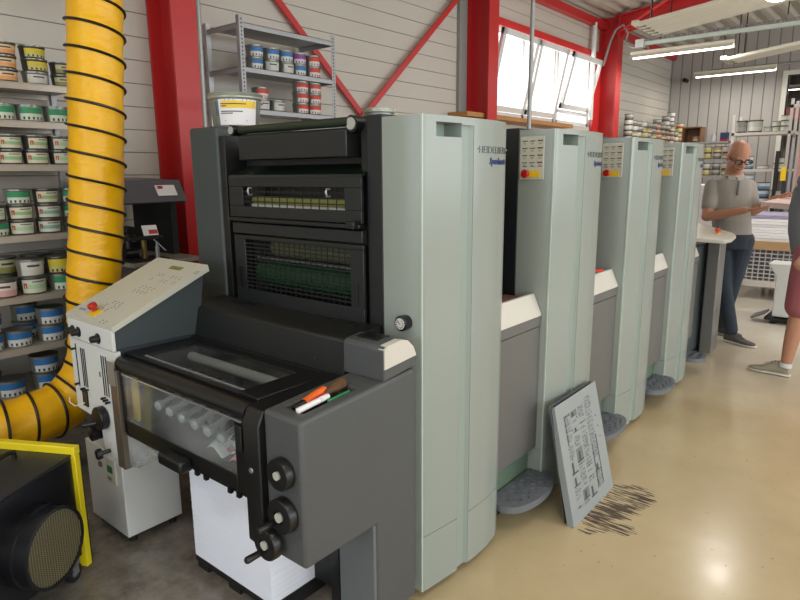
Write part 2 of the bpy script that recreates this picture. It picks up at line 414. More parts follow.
# window: outer frame and three inward-tilted sashes
WF = M('window_frame_white', '#dcdcda', .4, var=.02)
fr = MB()
fr.box(WX-.1, WX-.03, 6.62, 9.75, 2.2, 2.26).box(WX-.1, WX-.03, 6.62, 9.75, 3.19, 3.25)
for y in (6.62, 7.62, 8.52, 8.62, 9.69): fr.box(WX-.1, WX-.03, y, y+.06, 2.2, 3.25)
fr.box(WX-.1, WX-.03, 8.6, 9.7, 2.36, 2.41)
wo = struct(fr.build('window_1', WF, bevel=.006))
for y0, y1, z0, top in ((6.72, 7.62, 2.26, .22), (7.68, 8.52, 2.26, .2), (8.70, 9.69, 2.42, .2)):
    H = 3.2-z0; s = MB()
    for a, b, c, d in ((y0, y1, 0, .07), (y0, y1, H-.07, H), (y0, y0+.07, 0, H), (y1-.07, y1, 0, H)): s.box(-.02, .02, a, b, c, d)
    g = MB().box(-.004, .004, y0+.07, y1-.07, .07, H-.07)
    an = math.atan(top/H)
    def T(v, z0=z0, an=an): return (WX-.03+v.x*math.cos(an)+v.z*math.sin(an)+.02, v.y, z0+v.z*math.cos(an)-v.x*math.sin(an))
    so = s.map(T).build('window_sash', WF, wo); g.map(T).build('window_pane', PANE, so)
# pale shopfronts outside the window
out = MB().box(-9.5, -9.2, 2, 16, 0, 2.4)
struct(tag(out.build('building_outside', M('outside_wall', '#d9cfc0', .8)), 'pale building seen faintly through the tilted window', 'building'))
struct(tag(MB().box(-60, WX-.3, -40, 60, -.15, -.12).build('ground_outside', M('outside_ground', '#b8b2a4', .8)), 'pale ground outside the window', 'ground'))

# ================================================================ PRINTING UNITS
def bulge(y):
    pts = [(0, -.006), (.004, -.001), (.02, .003), (.18, .022), (.28, .028), (.38, .027), (.47, .012), (.515, -.008), (.535, -.03)]
    for (a, b), (c, d) in zip(pts, pts[1:]):
        if y <= c: t = max(0, (y-a)/(c-a)); return b+(d-b)*t
    return pts[-1][1]
def plan(y0, y1, n, inner=-.05, off=0):
    ys_ = sorted(set([y0+(y1-y0)*i/n for i in range(n+1)]+[k for k in (.004, .02, .47, .515) if y0 < k < y1])); P = [(bulge(y)+off, y) for y in ys_]
    return P + [(inner, y1), (inner, y0)]
XF = -1.25   # local X of far side
UH = 1.68
def make_unit(first, gap, idx, label):
    Y0 = (1.553, 2.452, 3.352, 4.228)[idx]
    t = thing('printing_unit', label, 'printing unit', (-1.2, Y0, 0), 0, 'printing units of the press')
    W = .535
    # operator-side cover
    m = MB()
    for z0, z1 in ((.035, .2485), (.2505, 1.615)): m.prism(plan(0, .182, 6, -.165), 'z', z0, z1)
    m.prism(plan(0, .06, 2, -.165), 'z', 1.615, 1.66); m.prism(plan(0, .182, 6, -.165), 'z', 1.66, UH)
    m.build('side_cover', MINT, t)
    m = MB()
    m.prism([(.020, .1825), (.012, .192), (.013, .236), (.024, .2475), (-.1, .2475), (-.1, .1825)], 'z', .035, 1.66)
    m.build('finger_groove', MINT2, t)
    m = MB().box(-.0065, -.0005, -.0012, .0035, .035, UH); m.build('edge_highlight', M('highlight_mint', '#b4c6bb', .25, var=0), t)  # pale strip painting in the highlight along the corner
    m = MB().box(-.12, -.05, .06, .185, 1.615, 1.66); m.build('handle_recess', M('recess_pale', '#a9b8ac', .3, var=.03), t)
    m = MB()
    for z0, z1 in ((.035, .2485), (.2505, 1.655)): m.prism(plan(.248, W, 12, -.165), 'z', z0, z1)
    m.prism(plan(.182, W, 12, -.165, -.0004), 'z', 1.655, UH)
    m.build('curved_cover', MINT, t)
    # frames and dark body
    fr_ = DARK
    m = MB().box(-.235, -.166, 0 if first else .0, W, .04, UH+.01); m.build('near_side_frame', fr_, t, bevel=.004)
    m = MB().box(XF-.03, -1.075, 0, W, .04, UH+.02); m.build('far_side_frame', DARKG, t, bevel=.012)
    if first:
        m = MB().box(-1.075, -.235, .13, W, .04, 1.62)
    else:
        m = MB().box(-1.075, -.235, .04, W, .04, UH-.02)
    m.build('machine_body', MBLACK, t)
    m = MB().box(-1.2, -.09, .03, W+gap, 0, .05); m.build('toe_kick', RUBBER, t)
    # gap section
    if gap:
        g = W+gap-.008
        m = MB(); m.prism([(-.03, .262), (-.03, .835), (-.5, .835), (-.5, .262)], 'y', W+.002, g)
        m.build('guard_panel', PANG, t, bevel=.003)
        m = MB(); m.prism([(-.028, .84), (-.028, .893), (-.066, .978), (-.08, .978), (-.2, .84)], 'y', W+.002, g)
        m.mat(LIP)
        o = m.build('edge_rail', LIP, t)
        m = MB().box(-.0275, -.0262, W+.003, g-.001, .8405, .884); m.build('rail_band', PANG, t)
        m = MB().box(-1.2, -.2, W+.002, g, .05, .95).box(-.9, -.24, W+.03, g-.05, .95, 1.03); m.build('inner_guard', MBLACK, t, bevel=.004)
        m = MB().box(-.2, -.09, W+.02, g-.02, .93, .962); m.build('ink_tray', M('brownish_tray', '#7d5a4e', .5), t)
        m = MB().box(-.5, -.07, W+.002, g, .05, .26); m.build('base_panel', GREENISH, t)
        # footstep
        st = MB().mat(TREAD); n = 18; cy = W+gap/2
        P = [(-.06, W+.01)]
        for i in range(n+1):
            a = -PI/2+PI*i/n; P.append((.0+.105*math.cos(a)**.75 if 0 < i < n else .0, cy+(gap/2+.015)*math.sin(a)))
        P.append((-.06, W+gap-.01))
        st.prism(P, 'z', .115, .145)
        tr = st.mat(M('tread_marks', '#5d616b', .5))
        for r in range(9):
            for c in range(5):
                px = -.045+c*.028+(.014 if r % 2 else 0); py = cy-gap/2+.045+r*(gap-.06)/8
                if (max(px, 0)/.1)**2+((py-cy)/(gap/2))**2 > .85: continue
                s_ = 1 if (r+c) % 2 else -1
                tr.obox((px, py, .147), (1, s_, 0), (-s_, 1, 0), (0, 0, 1), .02, .005, .004)
        st.build('footstep', None, t)
    # control panel on the front face
    if not first:
        m = MB().box(-.158, -.045, -.006, 0.001, 1.472, 1.652); cp = m.build('control_panel', CREAM, t, bevel=.002)
        k = MB()
        for r in range(4):
            for c in range(3):
                x = -.135+c*.036; z = 1.632-r*.03
                k.mat(INKT).box(x-.012, x+.012, -.0075, -.0055, z-.001, z+.0025 if c < 2 else z+.004)
                k.mat([M('btn_grey', '#9ea49c', .5, var=0)][0]).box(x-.007, x+.007, -.008, -.0055, z-.013, z-.006)
        for c, h in enumerate(('#3b55a8', '#3d8a4d', '#b33a30')): k.mat(M('btn%d' % c, h, .4, var=0)).box(-.142+c*.036, -.122+c*.036, -.0078, -.0055, 1.526, 1.529)
        k.build('buttons', None, cp)
        MB().box(-.148, -.062, -.0078, -.0055, 1.482, 1.508).build('yellow_plate', YEL, cp)
        MB().lathe((-.12, -.0055, 1.497), (0, -1, 0), [(0, .008), (.012, .008), (.014, .017), (.026, .018), (.03, .014), (.031, 0)], 18).build('emergency_button', REDB, cp)
    # lettering on the curved cover
    me = textmesh('HEIDELBERG', .036, .0012, 0, -.0002); a, b = text_width(me); s_ = .215/(b-a)
    m = MB().addmesh(me, lambda p: Vector((bulge(.278+(p.x-a)*s_)+.0012+p.z, .278+(p.x-a)*s_, 1.568+p.y*.95)))
    m.box(bulge(.275)-.001, bulge(.275)+.002, .268, .279, 1.58, 1.585).box(bulge(.5)-.001, bulge(.5)+.004, .496, .506, 1.58, 1.585)
    m.build('maker_lettering', M('letter_metal', '#7f8587', .25, .6, var=0), t)
    me = textmesh('Speedmaster', .038, .0012, .25, .0008); a, b = text_width(me); s2 = .15/(b-a)
    m = MB().addmesh(me, lambda p: Vector((bulge(.345+(p.x-a)*s2)+.0012+p.z, .345+(p.x-a)*s2, 1.531+p.y*.85)))
    m.build('model_lettering', BLUET, t)
    return t, Y0

LBL = ['nearest tall pale green printing unit with black open front and pressure gauge',
       'second tall pale green printing unit, behind the leaning plates, with button panel',
       'third pale green printing unit, a red rag in its gap',
       'fourth and farthest pale green printing unit, beside the end console']
units = [make_unit(i == 0, (.364, .365, .341, .205)[i], i, LBL[i]) for i in range(4)]
U1 = units[0][0]
# ---- front of unit 1 (local coordinates: world minus (-1.2,1.553,0))
def wl(m): return m.map(lambda v: (v.x+1.2, v.y-1.553, v.z))
m = MB().box(-2.275, -1.435, 1.6, 1.66, .95, 1.64)
# side cheeks with drilled plates at left
wl(MB().box(-2.275, -2.235, 1.56, 1.68, .95, 1.66)).build('cheek_plate', MBLACK, U1, bevel=.003)
wl(MB().box(-1.475, -1.437, 1.57, 1.68, .95, 1.67)).build('cheek_plate', MBLACK, U1, bevel=.003)
wl(MB().prism([(1.53, 1.558), (1.53, 1.648), (1.545, 1.655), (1.70, 1.655), (1.70, 1.558)], 'x', -2.1, -1.505)).build('upper_guard_box', DARK, U1, bevel=.004)
wl(MB().box(-2.2, -1.45, 1.64, 1.70, 1.40, 1.60)).build('recess_back', BLACK, U1)
bar = wl(MB().cyl((-2.12, 1.56, 1.675), (-1.50, 1.54, 1.672), .016, 12)).build('top_roller', M('dark_green_roller', '#1c2a1e', .4, var=.1), U1)
for x, z, r in ((-2.15, 1.675, .021), (-1.485, 1.665, .028)):
    k = wl(MB().cyl((x, 1.60, z), (x, 1.535, z), r, 20)).build('roller_knob', BLACK, U1)
    wl(MB().cyl((x, 1.536, z), (x, 1.531, z), r*.72, 18)).build('knob_face', M('pale_knob_face', '#a9aaa5', .4, var=.08), k)
# middle hood with slot window
def gridguard(x0, x1, z0, z1, y, mx0, mx1, mz0, mz1, nx, nz, name, thick=.012, back=.05):
    f = MB()
    f.box(x0, x1, y, y+thick, mz1, z1).box(x0, x1, y, y+thick, z0, mz0).box(x0, mx0, y, y+thick, mz0, mz1).box(mx1, x1, y, y+thick, mz0, mz1)
    o = wl(f).build(name, DARK, U1, bevel=.002)
    g = MB()
    for i in range(1, nx): xx = mx0+(mx1-mx0)*i/nx; g.box(xx-.0012, xx+.0012, y+.004, y+.007, mz0, mz1)
    for i in range(1, nz): zz = mz0+(mz1-mz0)*i/nz; g.box(mx0, mx1, y+.002, y+.0065, zz-.0022, zz+.0022)
    wl(g).build('mesh_grille', MBLACK, o)
    return o
hood = gridguard(-2.18, -1.44, 1.335, 1.49, 1.53, -2.09, -1.52, 1.378, 1.455, 13, 4, 'slot_guard')
wl(MB().prism([(1.53, 1.49), (1.535, 1.50), (1.66, 1.545), (1.66, 1.53)], 'x', -2.18, -1.44)).build('sloping_top', M('very_dark_green', '#14201a', .25, var=.2), hood)
for x in (-2.03, -1.59):
    wl(MB().tube([(x, 1.53, 1.45), (x, 1.515, 1.45), (x, 1.51, 1.44), (x, 1.515, 1.425), (x, 1.53, 1.425)], .004, 6)).build('catch', STEEL, hood)
wl(MB().box(-2.18, -1.44, 1.515, 1.545, 1.318, 1.333).box(-1.49, -1.45, 1.50, 1.53, 1.318, 1.345)).build('hinge_bar', BLACK, U1, bevel=.003)
# contents behind the slot guard
c = MB(); c.mat(M('pale_yellow_roller', '#8e8d4c', .5)).cyl((-2.1, 1.60, 1.40), (-1.5, 1.60, 1.395), .018, 12)
c.mat(LIP).cyl((-2.1, 1.585, 1.375), (-1.5, 1.585, 1.37), .012, 10)
c.mat(BLACK).box(-2.2, -1.45, 1.62, 1.64, 1.34, 1.49)
wl(c).build('ink_rollers', None, U1)
door = gridguard(-2.17, -1.44, .985, 1.262, 1.535, -2.10, -1.505, 1.04, 1.245, 20, 13, 'lower_guard_door')
wl(MB().box(-2.17, -1.44, 1.53, 1.56, 1.268, 1.312)).build('guard_header', DARK, door, bevel=.003)
for x in (-2.135, -1.475):
    wl(MB().box(x-.009, x+.009, 1.5335, 1.5365, 1.05, 1.13)).build('door_slot', BLACK, door)
c = MB(); c.mat(M('olive_roller', '#5f6248', .45)).cyl((-2.0, 1.63, 1.215), (-1.5, 1.63, 1.215), .045, 20)
c.mat(M('green_roller', '#17472b', .35)).cyl((-2.1, 1.64, 1.10), (-1.5, 1.64, 1.10), .055, 20)
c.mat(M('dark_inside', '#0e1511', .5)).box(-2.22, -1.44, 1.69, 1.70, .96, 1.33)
c.mat(STEEL).cyl((-2.1, 1.60, 1.165), (-1.5, 1.60, 1.165), .006, 8)
wl(c).build('inner_rollers', None, U1)
for x, z in ((-2.2365, 1.62), (-2.2365, 1.52), (-2.2365, 1.56)):
    pass
# pressure gauge on the green front face
g = wl(MB().lathe((-1.266, 1.556, 1.018), (0, -1, 0), [(0, .024), (.02, .026), (.035, .026), (.037, .023)], 24)).build('pressure_gauge', BLACK, U1)
wl(MB().cyl((-1.266, 1.5185, 1.018), (-1.266, 1.5165, 1.018), .019, 20)).build('dial', M('dial_white', '#c9c9c2', .4, var=0), g)
k = MB()
for i in range(10):
    a = PI*.75+i*PI*1.5/9; k.obox((-1.266+math.cos(a)*.014, 1.516, 1.018+math.sin(a)*.014), (math.cos(a), 0, math.sin(a)), (0, 1, 0), (-math.sin(a), 0, math.cos(a)), .006, .001, .002)
k.obox((-1.27, 1.516, 1.022), (-.7, 0, .7), (0, 1, 0), (.7, 0, .7), .016, .001, .002)
wl(k).build('dial_marks', INKT, g)
# cable loop beside the far frame
tag(MB().tube([(-2.6, 1.75, 1.26), (-2.6, 1.73, 1.31), (-2.58, 1.71, 1.33), (-2.53, 1.7, 1.32), (-2.485, 1.7, 1.31)], .009, 8).build('air_fitting', STEEL, loc=(-2.55, 1.7, 1.2)), 'bent steel air fitting beside the red column, behind the near unit', 'fitting')
# red rag in gap of third unit
tag(MB().obox((-1.29, 3.06, .998), (.5, 1, 0), (1, -.5, 0), (0, 0, 1), .2, .03, .014).build('cleaning_rag', M('red_cloth', '#c8342c', .8), loc=(-1.29, 3.06, .99), bevel=.005), 'red strip of cloth lying in the tray between second and third units', 'rag')

# ================================================================ FEEDER SECTION
F = thing('delivery_section', 'low grey press end with clear guard, hand knobs and tool tray', 'press section', (-1.8, 1.25, 0), 0, world=True)
def sl(v): return (v.x, v.y, v.z+(v.y-1.02)*.06 if v.z > .8 else v.z)
def cut(mb, cutter):
    a = bpy.data.objects.new('a', mb.mesh('a')); b = bpy.data.objects.new('b', cutter.mesh('b')); COL.objects.link(a); COL.objects.link(b)
    md = a.modifiers.new('x', 'BOOLEAN'); md.operation = 'DIFFERENCE'; md.object = b; md.solver = 'EXACT'
    dg = bpy.context.evaluated_depsgraph_get(); me = bpy.data.meshes.new_from_object(a.evaluated_get(dg))
    bpy.data.objects.remove(a); bpy.data.objects.remove(b)
    r = MB(); r.bm.from_mesh(me); return r
m = MB(); m.prism([(1.02, .41), (1.02, .851), (1.515, .882), (1.515, .05), (1.315, .05), (1.315, .41)], 'x', -1.358, -1.2)
sb = cut(m, MB().box(-1.33, -1.245, 1.075, 1.29, .83, .95)).build('side_box', MIDG, F, bevel=.011, seg=3)
MB().box(-1.329, -1.246, 1.076, 1.289, .8295, .8315).build('tray_bottom', MBLACK, F)
m = MB(); m.prism([(1.02, .405), (1.0, .43), (1.0, .80), (1.02, .845), (1.35, .86), (1.35, .405)], 'x', -1.432, -1.358); m.build('inner_frame_plate', BLACK, F, bevel=.004)
for z in (.66,): MB().lathe((-1.40, 1.0, z), (0, -1, 0), [(0, .009), (.003, .008), (.004, 0)], 12).build('screw', STEEL, F)
MB().box(-1.36, -1.205, 1.305, 1.317, .05, .41).build('leg_face', M('leg_grey', '#63696d', .45), F)
MB().box(-1.40, -1.362, 1.30, 1.50, .02, .41).build('leg_rib', BLACK, F)
# knobs
def knob(x, z, r, y=1.02, handle=None):
    o = MB().lathe((x, y, z), (0, -1, 0), [(0, r*.9), (.004, r), (.026, r), (.03, r*.94), (.031, r*.4), (.026, r*.38)], 28).build('hand_knob', BLACK, F)
    MB().cyl((x, y-.022, z), (x, y-.034, z), r*.27, 16).build('knob_cap', M('pale_cap', '#b5b5ad', .4), o)
    if handle:
        hx, hz = handle; MB().lathe((hx, y-.028, hz), (0, -1, 0), [(0, .006), (.006, .007), (.008, .010), (.05, .011), (.055, .008), (.056, 0)], 12).build('crank_grip', BLACK, o)
knob(-1.272, .688, .046); knob(-1.272, .562, .052, handle=(-1.300, .535)); knob(-1.325, .462, .049, y=1.005, handle=(-1.343, .432))
# long dark cover towards unit 1
m = MB(); m.prism([(1.362, .845), (1.362, .865), (1.384, .968), (1.40, .976), (1.55, .99), (1.55, .845)], 'x', -2.3, -1.375)
m.build('long_cover', MBLACK, F, bevel=.006)
MB().box(-2.3, -1.38, 1.345, 1.365, .84, .856).build('hinge_strip', DARK, F)
for x in (-2.23, -1.52): MB().lathe((x, 1.375, .885), (0, -1, .5), [(0, .006), (.01, .006), (.012, .003)], 8).build('cover_pin', BLACK, F)
for x0, x1 in ((-2.15, -2.02), (-1.58, -1.45)): MB().box(x0, x1, 1.49, 1.52, .982, .990).build('cover_vent', BLACK, F)
m = MB(); m.prism([(1.362, .872), (1.362, .972), (1.375, .984), (1.44, .990), (1.475, .982), (1.505, .955), (1.52, .925), (1.52, .89)], 'x', -1.375, -1.202); ec = m.build('end_cap', MIDG, F, bevel=.004)
m = MB(); P = [(1.364, .912), (1.364, .972), (1.377, .983), (1.44, .989), (1.475, .981), (1.503, .955), (1.516, .93), (1.516, .925)]; m.prism(P, 'x', -1.225, -1.198).map(lambda v: (v.x, v.y, v.z+(.002 if v.z > .95 else 0))); m.build('bright_end_panel', LIP, ec)
MB().box(-1.35, -1.26, 1.40, 1.46, .984, .992).build('end_cap_recess', BLACK, ec)
# guards
MB().cyl((-2.21, 1.035, .82), (-1.432, 1.035, .82), .028, 16).box(-2.21, -1.432, 1.02, 1.06, .795, .84).build('front_rail', BLACK, F)
m = MB(); m.box(-2.18, -1.49, 1.012, 1.02, .56, .612).box(-1.49, -1.434, 1.012, 1.02, .56, .80).box(-2.19, -2.165, 1.012, 1.02, .56, .80); m.build('front_guard_frame', BLACK, F, bevel=.002)
MB().box(-2.165, -1.49, 1.014, 1.018, .61, .795).build('front_guard_pane', GLASSM, F)
MB().box(-2.165, -1.45, 1.008, 1.013, .790, .796).build('bright_edge', CHROME, F)
MB().box(-1.875, -1.735, .965, 1.012, .548, .590).build('guard_handle', BLACK, F, bevel=.008)
MB().box(-1.478, -1.448, 1.004, 1.012, .70, .78).build('latch', MBLACK, F, bevel=.003)
m = MB(); m.box(-2.23, -2.14, 1.06, 1.345, .835, .852).box(-1.53, -1.432, 1.06, 1.345, .835, .855).box(-2.14, -1.53, 1.30, 1.345, .835, .852).box(-2.14, -1.53, 1.06, 1.085, .835, .852)
m.build('top_guard_frame', BLACK, F, bevel=.002)
MB().box(-2.14, -1.53, 1.085, 1.30, .842, .846).build('top_guard_pane', GLASST, F)
MB().box(-2.125, -1.53, 1.083, 1.088, .852, .856).build('bright_edge', CHROME, F)
MB().box(-2.245, -2.19, 1.0, 1.04, .41, .80).build('metal_stile', M('stained_metal', '#6a6157', .35, .5, var=.3, vscale=12), F, bevel=.002)
MB().box(-2.25, -2.20, .996, 1.0, .74, .83).build('hinge_plate', M('hinge_metal', '#97938a', .4, .4), F)
MB().prism([(-2.19, .42), (-2.13, .43), (-2.0, .50), (-1.97, .53), (-2.19, .56)], 'y', 1.02, 1.03).build('clear_corner', glass('clear_corner_plastic', '#d8dcd8', .25), F)
# inside of the delivery
ins = MB(); ins.box(-2.19, -1.432, 1.345, 1.362, .06, .84).box(-2.215, -2.19, 1.06, 1.36, .5, .835).box(-2.19, -1.432, 1.02, 1.345, .545, .558)
ins.build('inner_housing', MBLACK, F)
MB().box(-2.185, -2.15, 1.05, 1.06, .6, .80).build('yellow_strip', YEL, F)
MB().cyl((-2.13, 1.275, .805), (-1.52, 1.275, .805), .019, 14).build('grey_roller', M('grey_roller_mat', '#b4b6b4', .4), F)
c = MB().mat(STEEL)
c.box(-2.0, -1.54, 1.11, 1.165, .785, .797)
for i in range(9): c.mat(M('gripper_black', '#26292a', .4)).cyl((-2.0+i*.052, 1.18, .79), (-1.975+i*.052, 1.18, .79), .017, 12)
c.cyl((-2.15, 1.18, .79), (-1.5, 1.18, .79), .007, 8)
c.mats[0] = M('dull_steel', '#9da2a3', .35, .3, var=.3, vscale=30)
c.build('gripper_row', None, F)
GR = M('grip_steel', '#b4b6b8', .35, .2, var=.25, vscale=20)
for i in range(8):
    x = -2.05+i*.076; z = .715-.004*i
    MB().cyl((x-.02, 1.30, z+.01), (x+.035, 1.07, z-.02), .011, 10).lathe((x+.035, 1.075, z-.02), (.2, -1, -.1), [(0, .011), (.004, .017), (.02, .018), (.026, .010)], 12).build('guide_rod', GR, F)
    MB().cyl((x-.01, 1.22, z-.085), (x+.018, 1.22, z-.085), .034, 18).build('suction_wheel', M('dark_wheel', '#4b4e50', .4, .3), F)
MB().cyl((-2.17, 1.26, .66), (-1.45, 1.26, .66), .012, 10).cyl((-2.17, 1.18, .60), (-1.45, 1.18, .60), .01, 10).build('cross_shaft', STEEL, F)
o = MB(); N = 10
vv = [[o.bm.verts.new((-1.70+.21*i/N, 1.045+.16*j/N, .625+.010*math.sin(i*1.1)+.008*math.sin(j*.9+i*.8)+.055*j/N)) for i in range(N+1)] for j in range(N+1)]
for j in range(N):
    for i in range(N):
        o.mat((PAPER, PAPER, M('pink_print', '#e08f96', .7), PAPER, M('red_print', '#c2333c', .7), PAPER, M('dark_print2', '#55505a', .7))[(i//2*3+j//2*5+(i//3)*(j//2)) % 7])
        o._f([vv[j][i], vv[j][i+1], vv[j+1][i+1], vv[j+1][i]], True)
o = o.build('printed_sheet', None, loc=(-1.6, 1.12, .62)); sm = o.modifiers.new('s', 'SOLIDIFY'); sm.thickness = .001
tag(o, 'crumpled white sheet printed in pink and red behind the clear guard', 'paper')
MB().box(-2.3, -1.40, 1.47, 1.55, .02, .84).build('lower_body', MBLACK, F)
MB().box(-2.22, -2.05, 1.30, 1.34, .05, .5).build('lower_bracket', DARK, F)

# tools in the tray
def at_tray(x, y): return (x, y, .835+(y-1.02)*.06)
t = thing('box_cutter', 'orange and black box cutter lying in the grey tool tray', 'knife', at_tray(-1.30, 1.13), world=True)
d = Vector((-.10, 1, .12)).normalized(); b0 = Vector(at_tray(-1.30, 1.085))+Vector((0, 0, .008))
MB().lathe(b0, d, [(0, .008), (.004, .011), (.04, .0115), (.045, .010)], 12).build('black_tail', BLACK, t)
MB().lathe(b0+d*.044, d, [(0, .0125), (.05, .0155), (.09, .0145), (.096, .008)], 12).build('orange_handle', ORNG, t)
t = thing('ink_brush', 'short brush with brown bristles and red handle in the tool tray', 'brush', at_tray(-1.285, 1.2), world=True)
b0 = Vector(at_tray(-1.285, 1.12))+Vector((0, 0, .01)); d = Vector((-.12, 1, .12)).normalized()
MB().lathe(b0, d, [(0, .004), (.05, .006), (.08, .006)], 10).build('handle', M('red_handle', '#b8242a', .4), t)
MB().lathe(b0+d*.08, d, [(0, .007), (.012, .010), (.03, .012), (.045, .018), (.06, .0165), (.075, .021), (.088, .019), (.092, .011)], 9, False).build('bristles', M('brown_bristles', '#5d4126', .8, var=.5, vscale=60, bump=.6, bscale=200), t)
t = thing('marker_pen', 'white marker pen lying on the edge of the tool tray', 'pen', at_tray(-1.26, 1.12), world=True)
b0 = Vector(at_tray(-1.256, 1.06))+Vector((0, 0, .022)); d = Vector((-.08, 1, .04)).normalized()
MB().lathe(b0, d, [(0, .006), (.002, .0085), (.09, .0085), (.092, .006)], 12).build('barrel', PAPER, t)
MB().lathe(b0+d*.093, d, [(0, .009), (.035, .008), (.036, 0)], 12).build('cap', PAPER, t)
t = MB().lathe(Vector(at_tray(-1.25, 1.17))+Vector((0, 0, .012)), (-.03, 1, .05), [(0, .004), (.002, .006), (.09, .006), (.092, .003)], 10).build('green_pen', M('green_plastic', '#1f7a46', .4), loc=at_tray(-1.25, 1.2))
tag(t, 'green pen lying beside the brush in the tool tray', 'pen')

# ================================================================ CONTROL CONSOLE (left)
Cn = thing('control_console', 'cream sloping control console with red stop button beside the yellow duct', 'control panel', (-2.42, 1.2, 0), world=True)
prof = [(1.03, .865), (1.03, .935), (1.42, 1.106), (1.385, .86)]
MB().prism(prof, 'x', -2.60, -2.235).build('console_housing', DARKG, Cn, bevel=.003)
MB().box(-2.608, -2.23, 1.018, 1.03, .862, .940).build('knob_strip', WHITEP, Cn, bevel=.002)
nrm = Vector((0, -.40, .917)); sd = Vector((0, .917, .40))
def ontop(x, s, h=0): return Vector((x, 1.018, .957))+sd*s+nrm*h
def tp(mb, x, s, wx, ws, h=.0015): mb.obox(ontop(x, s, h/2), (1, 0, 0), sd, nrm, wx, ws, h)
m = MB(); tp(m, -2.38, .40, .085, .022, .003); m.build('display_strip', M('olive_display', '#7d7440', .35), Cn)
m = MB().mat(CREAM).prism([(1.02, .935), (1.018, .957), (1.435, 1.140), (1.44, 1.114), (1.42, 1.106)], 'x', -2.615, -2.222).mat(M('grey_legend', '#6f7270', .6, var=0))
for s, xs in ((.345, (-2.47, -2.45, -2.43, -2.36, -2.33, -2.30)), (.31, (-2.47, -2.39, -2.36, -2.30)), (.25, (-2.45, -2.42, -2.39, -2.36)), (.22, (-2.46, -2.43, -2.40, -2.37)), (.13, (-2.46, -2.43, -2.40)), (.105, (-2.48, -2.42, -2.39)), (.08, (-2.47, -2.43)), (.02, (-2.36, -2.33)), (.40, (-2.27, -2.255))):
    for x in xs: tp(m, x+.04 if s > .2 else x+.03, s, .011, .004, .001); tp(m, x+.04 if s > .2 else x+.03, s-.012, .006, .006, .001)
m.build('sloping_top', None, Cn)
m = MB(); tp(m, -2.55, .045, .055, .012, .001); m.build('name_strip', M('bluish_text', '#8d93a8', .6), Cn)
m = MB(); tp(m, -2.44, .045, .06, .045, .002); yp = m.build('yellow_plate', YEL, Cn)
MB().lathe(ontop(-2.46, .055, .002), nrm, [(0, .010), (.012, .010), (.013, .018), (.026, .0185), (.031, .014), (.032, 0)], 20).build('emergency_button', REDB, yp)
for x in (-2.562, -2.512, -2.345): MB().lathe((x, 1.018, .895), (0, -1, 0), [(0, .021), (.003, .021), (.004, .015), (.028, .013), (.03, .010)], 18).build('rotary_knob', BLACK, Cn)
m = MB().mat(WHITEP); m.prism([(-2.605, .86), (-2.222, .86), (-2.222, .40), (-2.29, .415), (-2.39, .44), (-2.40, .55), (-2.60, .56)], 'y', 1.018, 1.04); m.mat(BLACK)
for x, z0, z1 in ((-2.555, .66, .84), (-2.51, .67, .83), (-2.495, .67, .83), (-2.48, .67, .83), (-2.335, .67, .83), (-2.318, .67, .83), (-2.30, .67, .83), (-2.36, .74, .76)):
    m.box(x-.0025, x+.0025, 1.0155, 1.0185, z0, z1)
fp = m.build('front_plate', None, Cn)
for x, z in ((-2.555, .672), (-2.555, .82), (-2.51, .66), (-2.495, .655), (-2.48, .66), (-2.335, .66), (-2.318, .655), (-2.30, .65)): MB().lathe((x, 1.018, z), (0, -1, 0), [(0, .004), (.018, .006), (.02, .003)], 8).build('slider_grip', BLACK, fp)
MB().box(-2.53, -2.49, 1.012, 1.0185, .585, .65).build('power_socket', BLACK, fp)
o = MB().lathe((-2.36, 1.018, .575), (0, -1, 0), [(0, .042), (.004, .047), (.028, .047), (.032, .043), (.033, 0)], 28).build('hand_wheel', BLACK, fp)
MB().lathe((-2.375, .99, .555), (-.3, -1, 0), [(0, .008), (.045, .011), (.05, .008)], 12).build('wheel_grip', BLACK, o)
MB().lathe((-2.34, 1.018, .44), (-.25, -1, -.1), [(0, .008), (.03, .008), (.032, .02), (.05, .022), (.056, .015)], 16).build('lever_knob', BLACK, fp)
MB().lathe((-2.46, 1.03, .48), (-.1, -1, 0), [(0, .028), (.03, .03), (.035, .02)], 16).build('small_hand_wheel', BLACK, fp)
MB().box(-2.59, -2.24, 1.04, 1.36, .50, .865).build('console_body', M('console_blue_grey', '#2c323b', .5), Cn)  # console body in one even dark blue grey
MB().tube([(-2.51, 1.01, .60), (-2.53, .98, .59), (-2.57, .975, .60), (-2.60, .99, .61)], .002, 6).build('power_lead', WHITEP, Cn)
# white cabinet with a small display
Cb = thing('supply_cabinet', 'white floor cabinet with small green display under the control console', 'cabinet', (-2.5, 1.2, 0), world=True)
MB().box(-2.665, -2.345, 1.055, 1.30, .035, .39).build('cabinet_body', WHITEP, Cb, bevel=.004)
d = MB().box(-2.465, -2.395, 1.048, 1.055, .255, .36).build('display_plate', CREAM, Cb)
MB().box(-2.455, -2.415, 1.046, 1.049, .302, .332).build('green_display', M('lcd_green', '#2f6a44', .3), d)
MB().box(-2.46, -2.445, 1.046, 1.049, .27, .282).box(-2.44, -2.425, 1.046, 1.049, .27, .282).build('display_buttons', STEEL, d)
MB().cyl((-2.53, 1.058, .31), (-2.53, 1.048, .31), .012, 14).build('lock', M('brownish_lock', '#6b5750', .5), Cb)
MB().lathe((-2.62, 1.1, .39), (0, 0, 1), [(0, .022), (.02, .02), (.03, .012), (.05, .012)], 14).build('filler_cap', BLACK, Cb)
for x in (-2.63, -2.38):
    for y in (1.09, 1.27): MB().cyl((x, y, 0), (x, y, .036), .016, 10).build('foot', RUBBER, Cb)

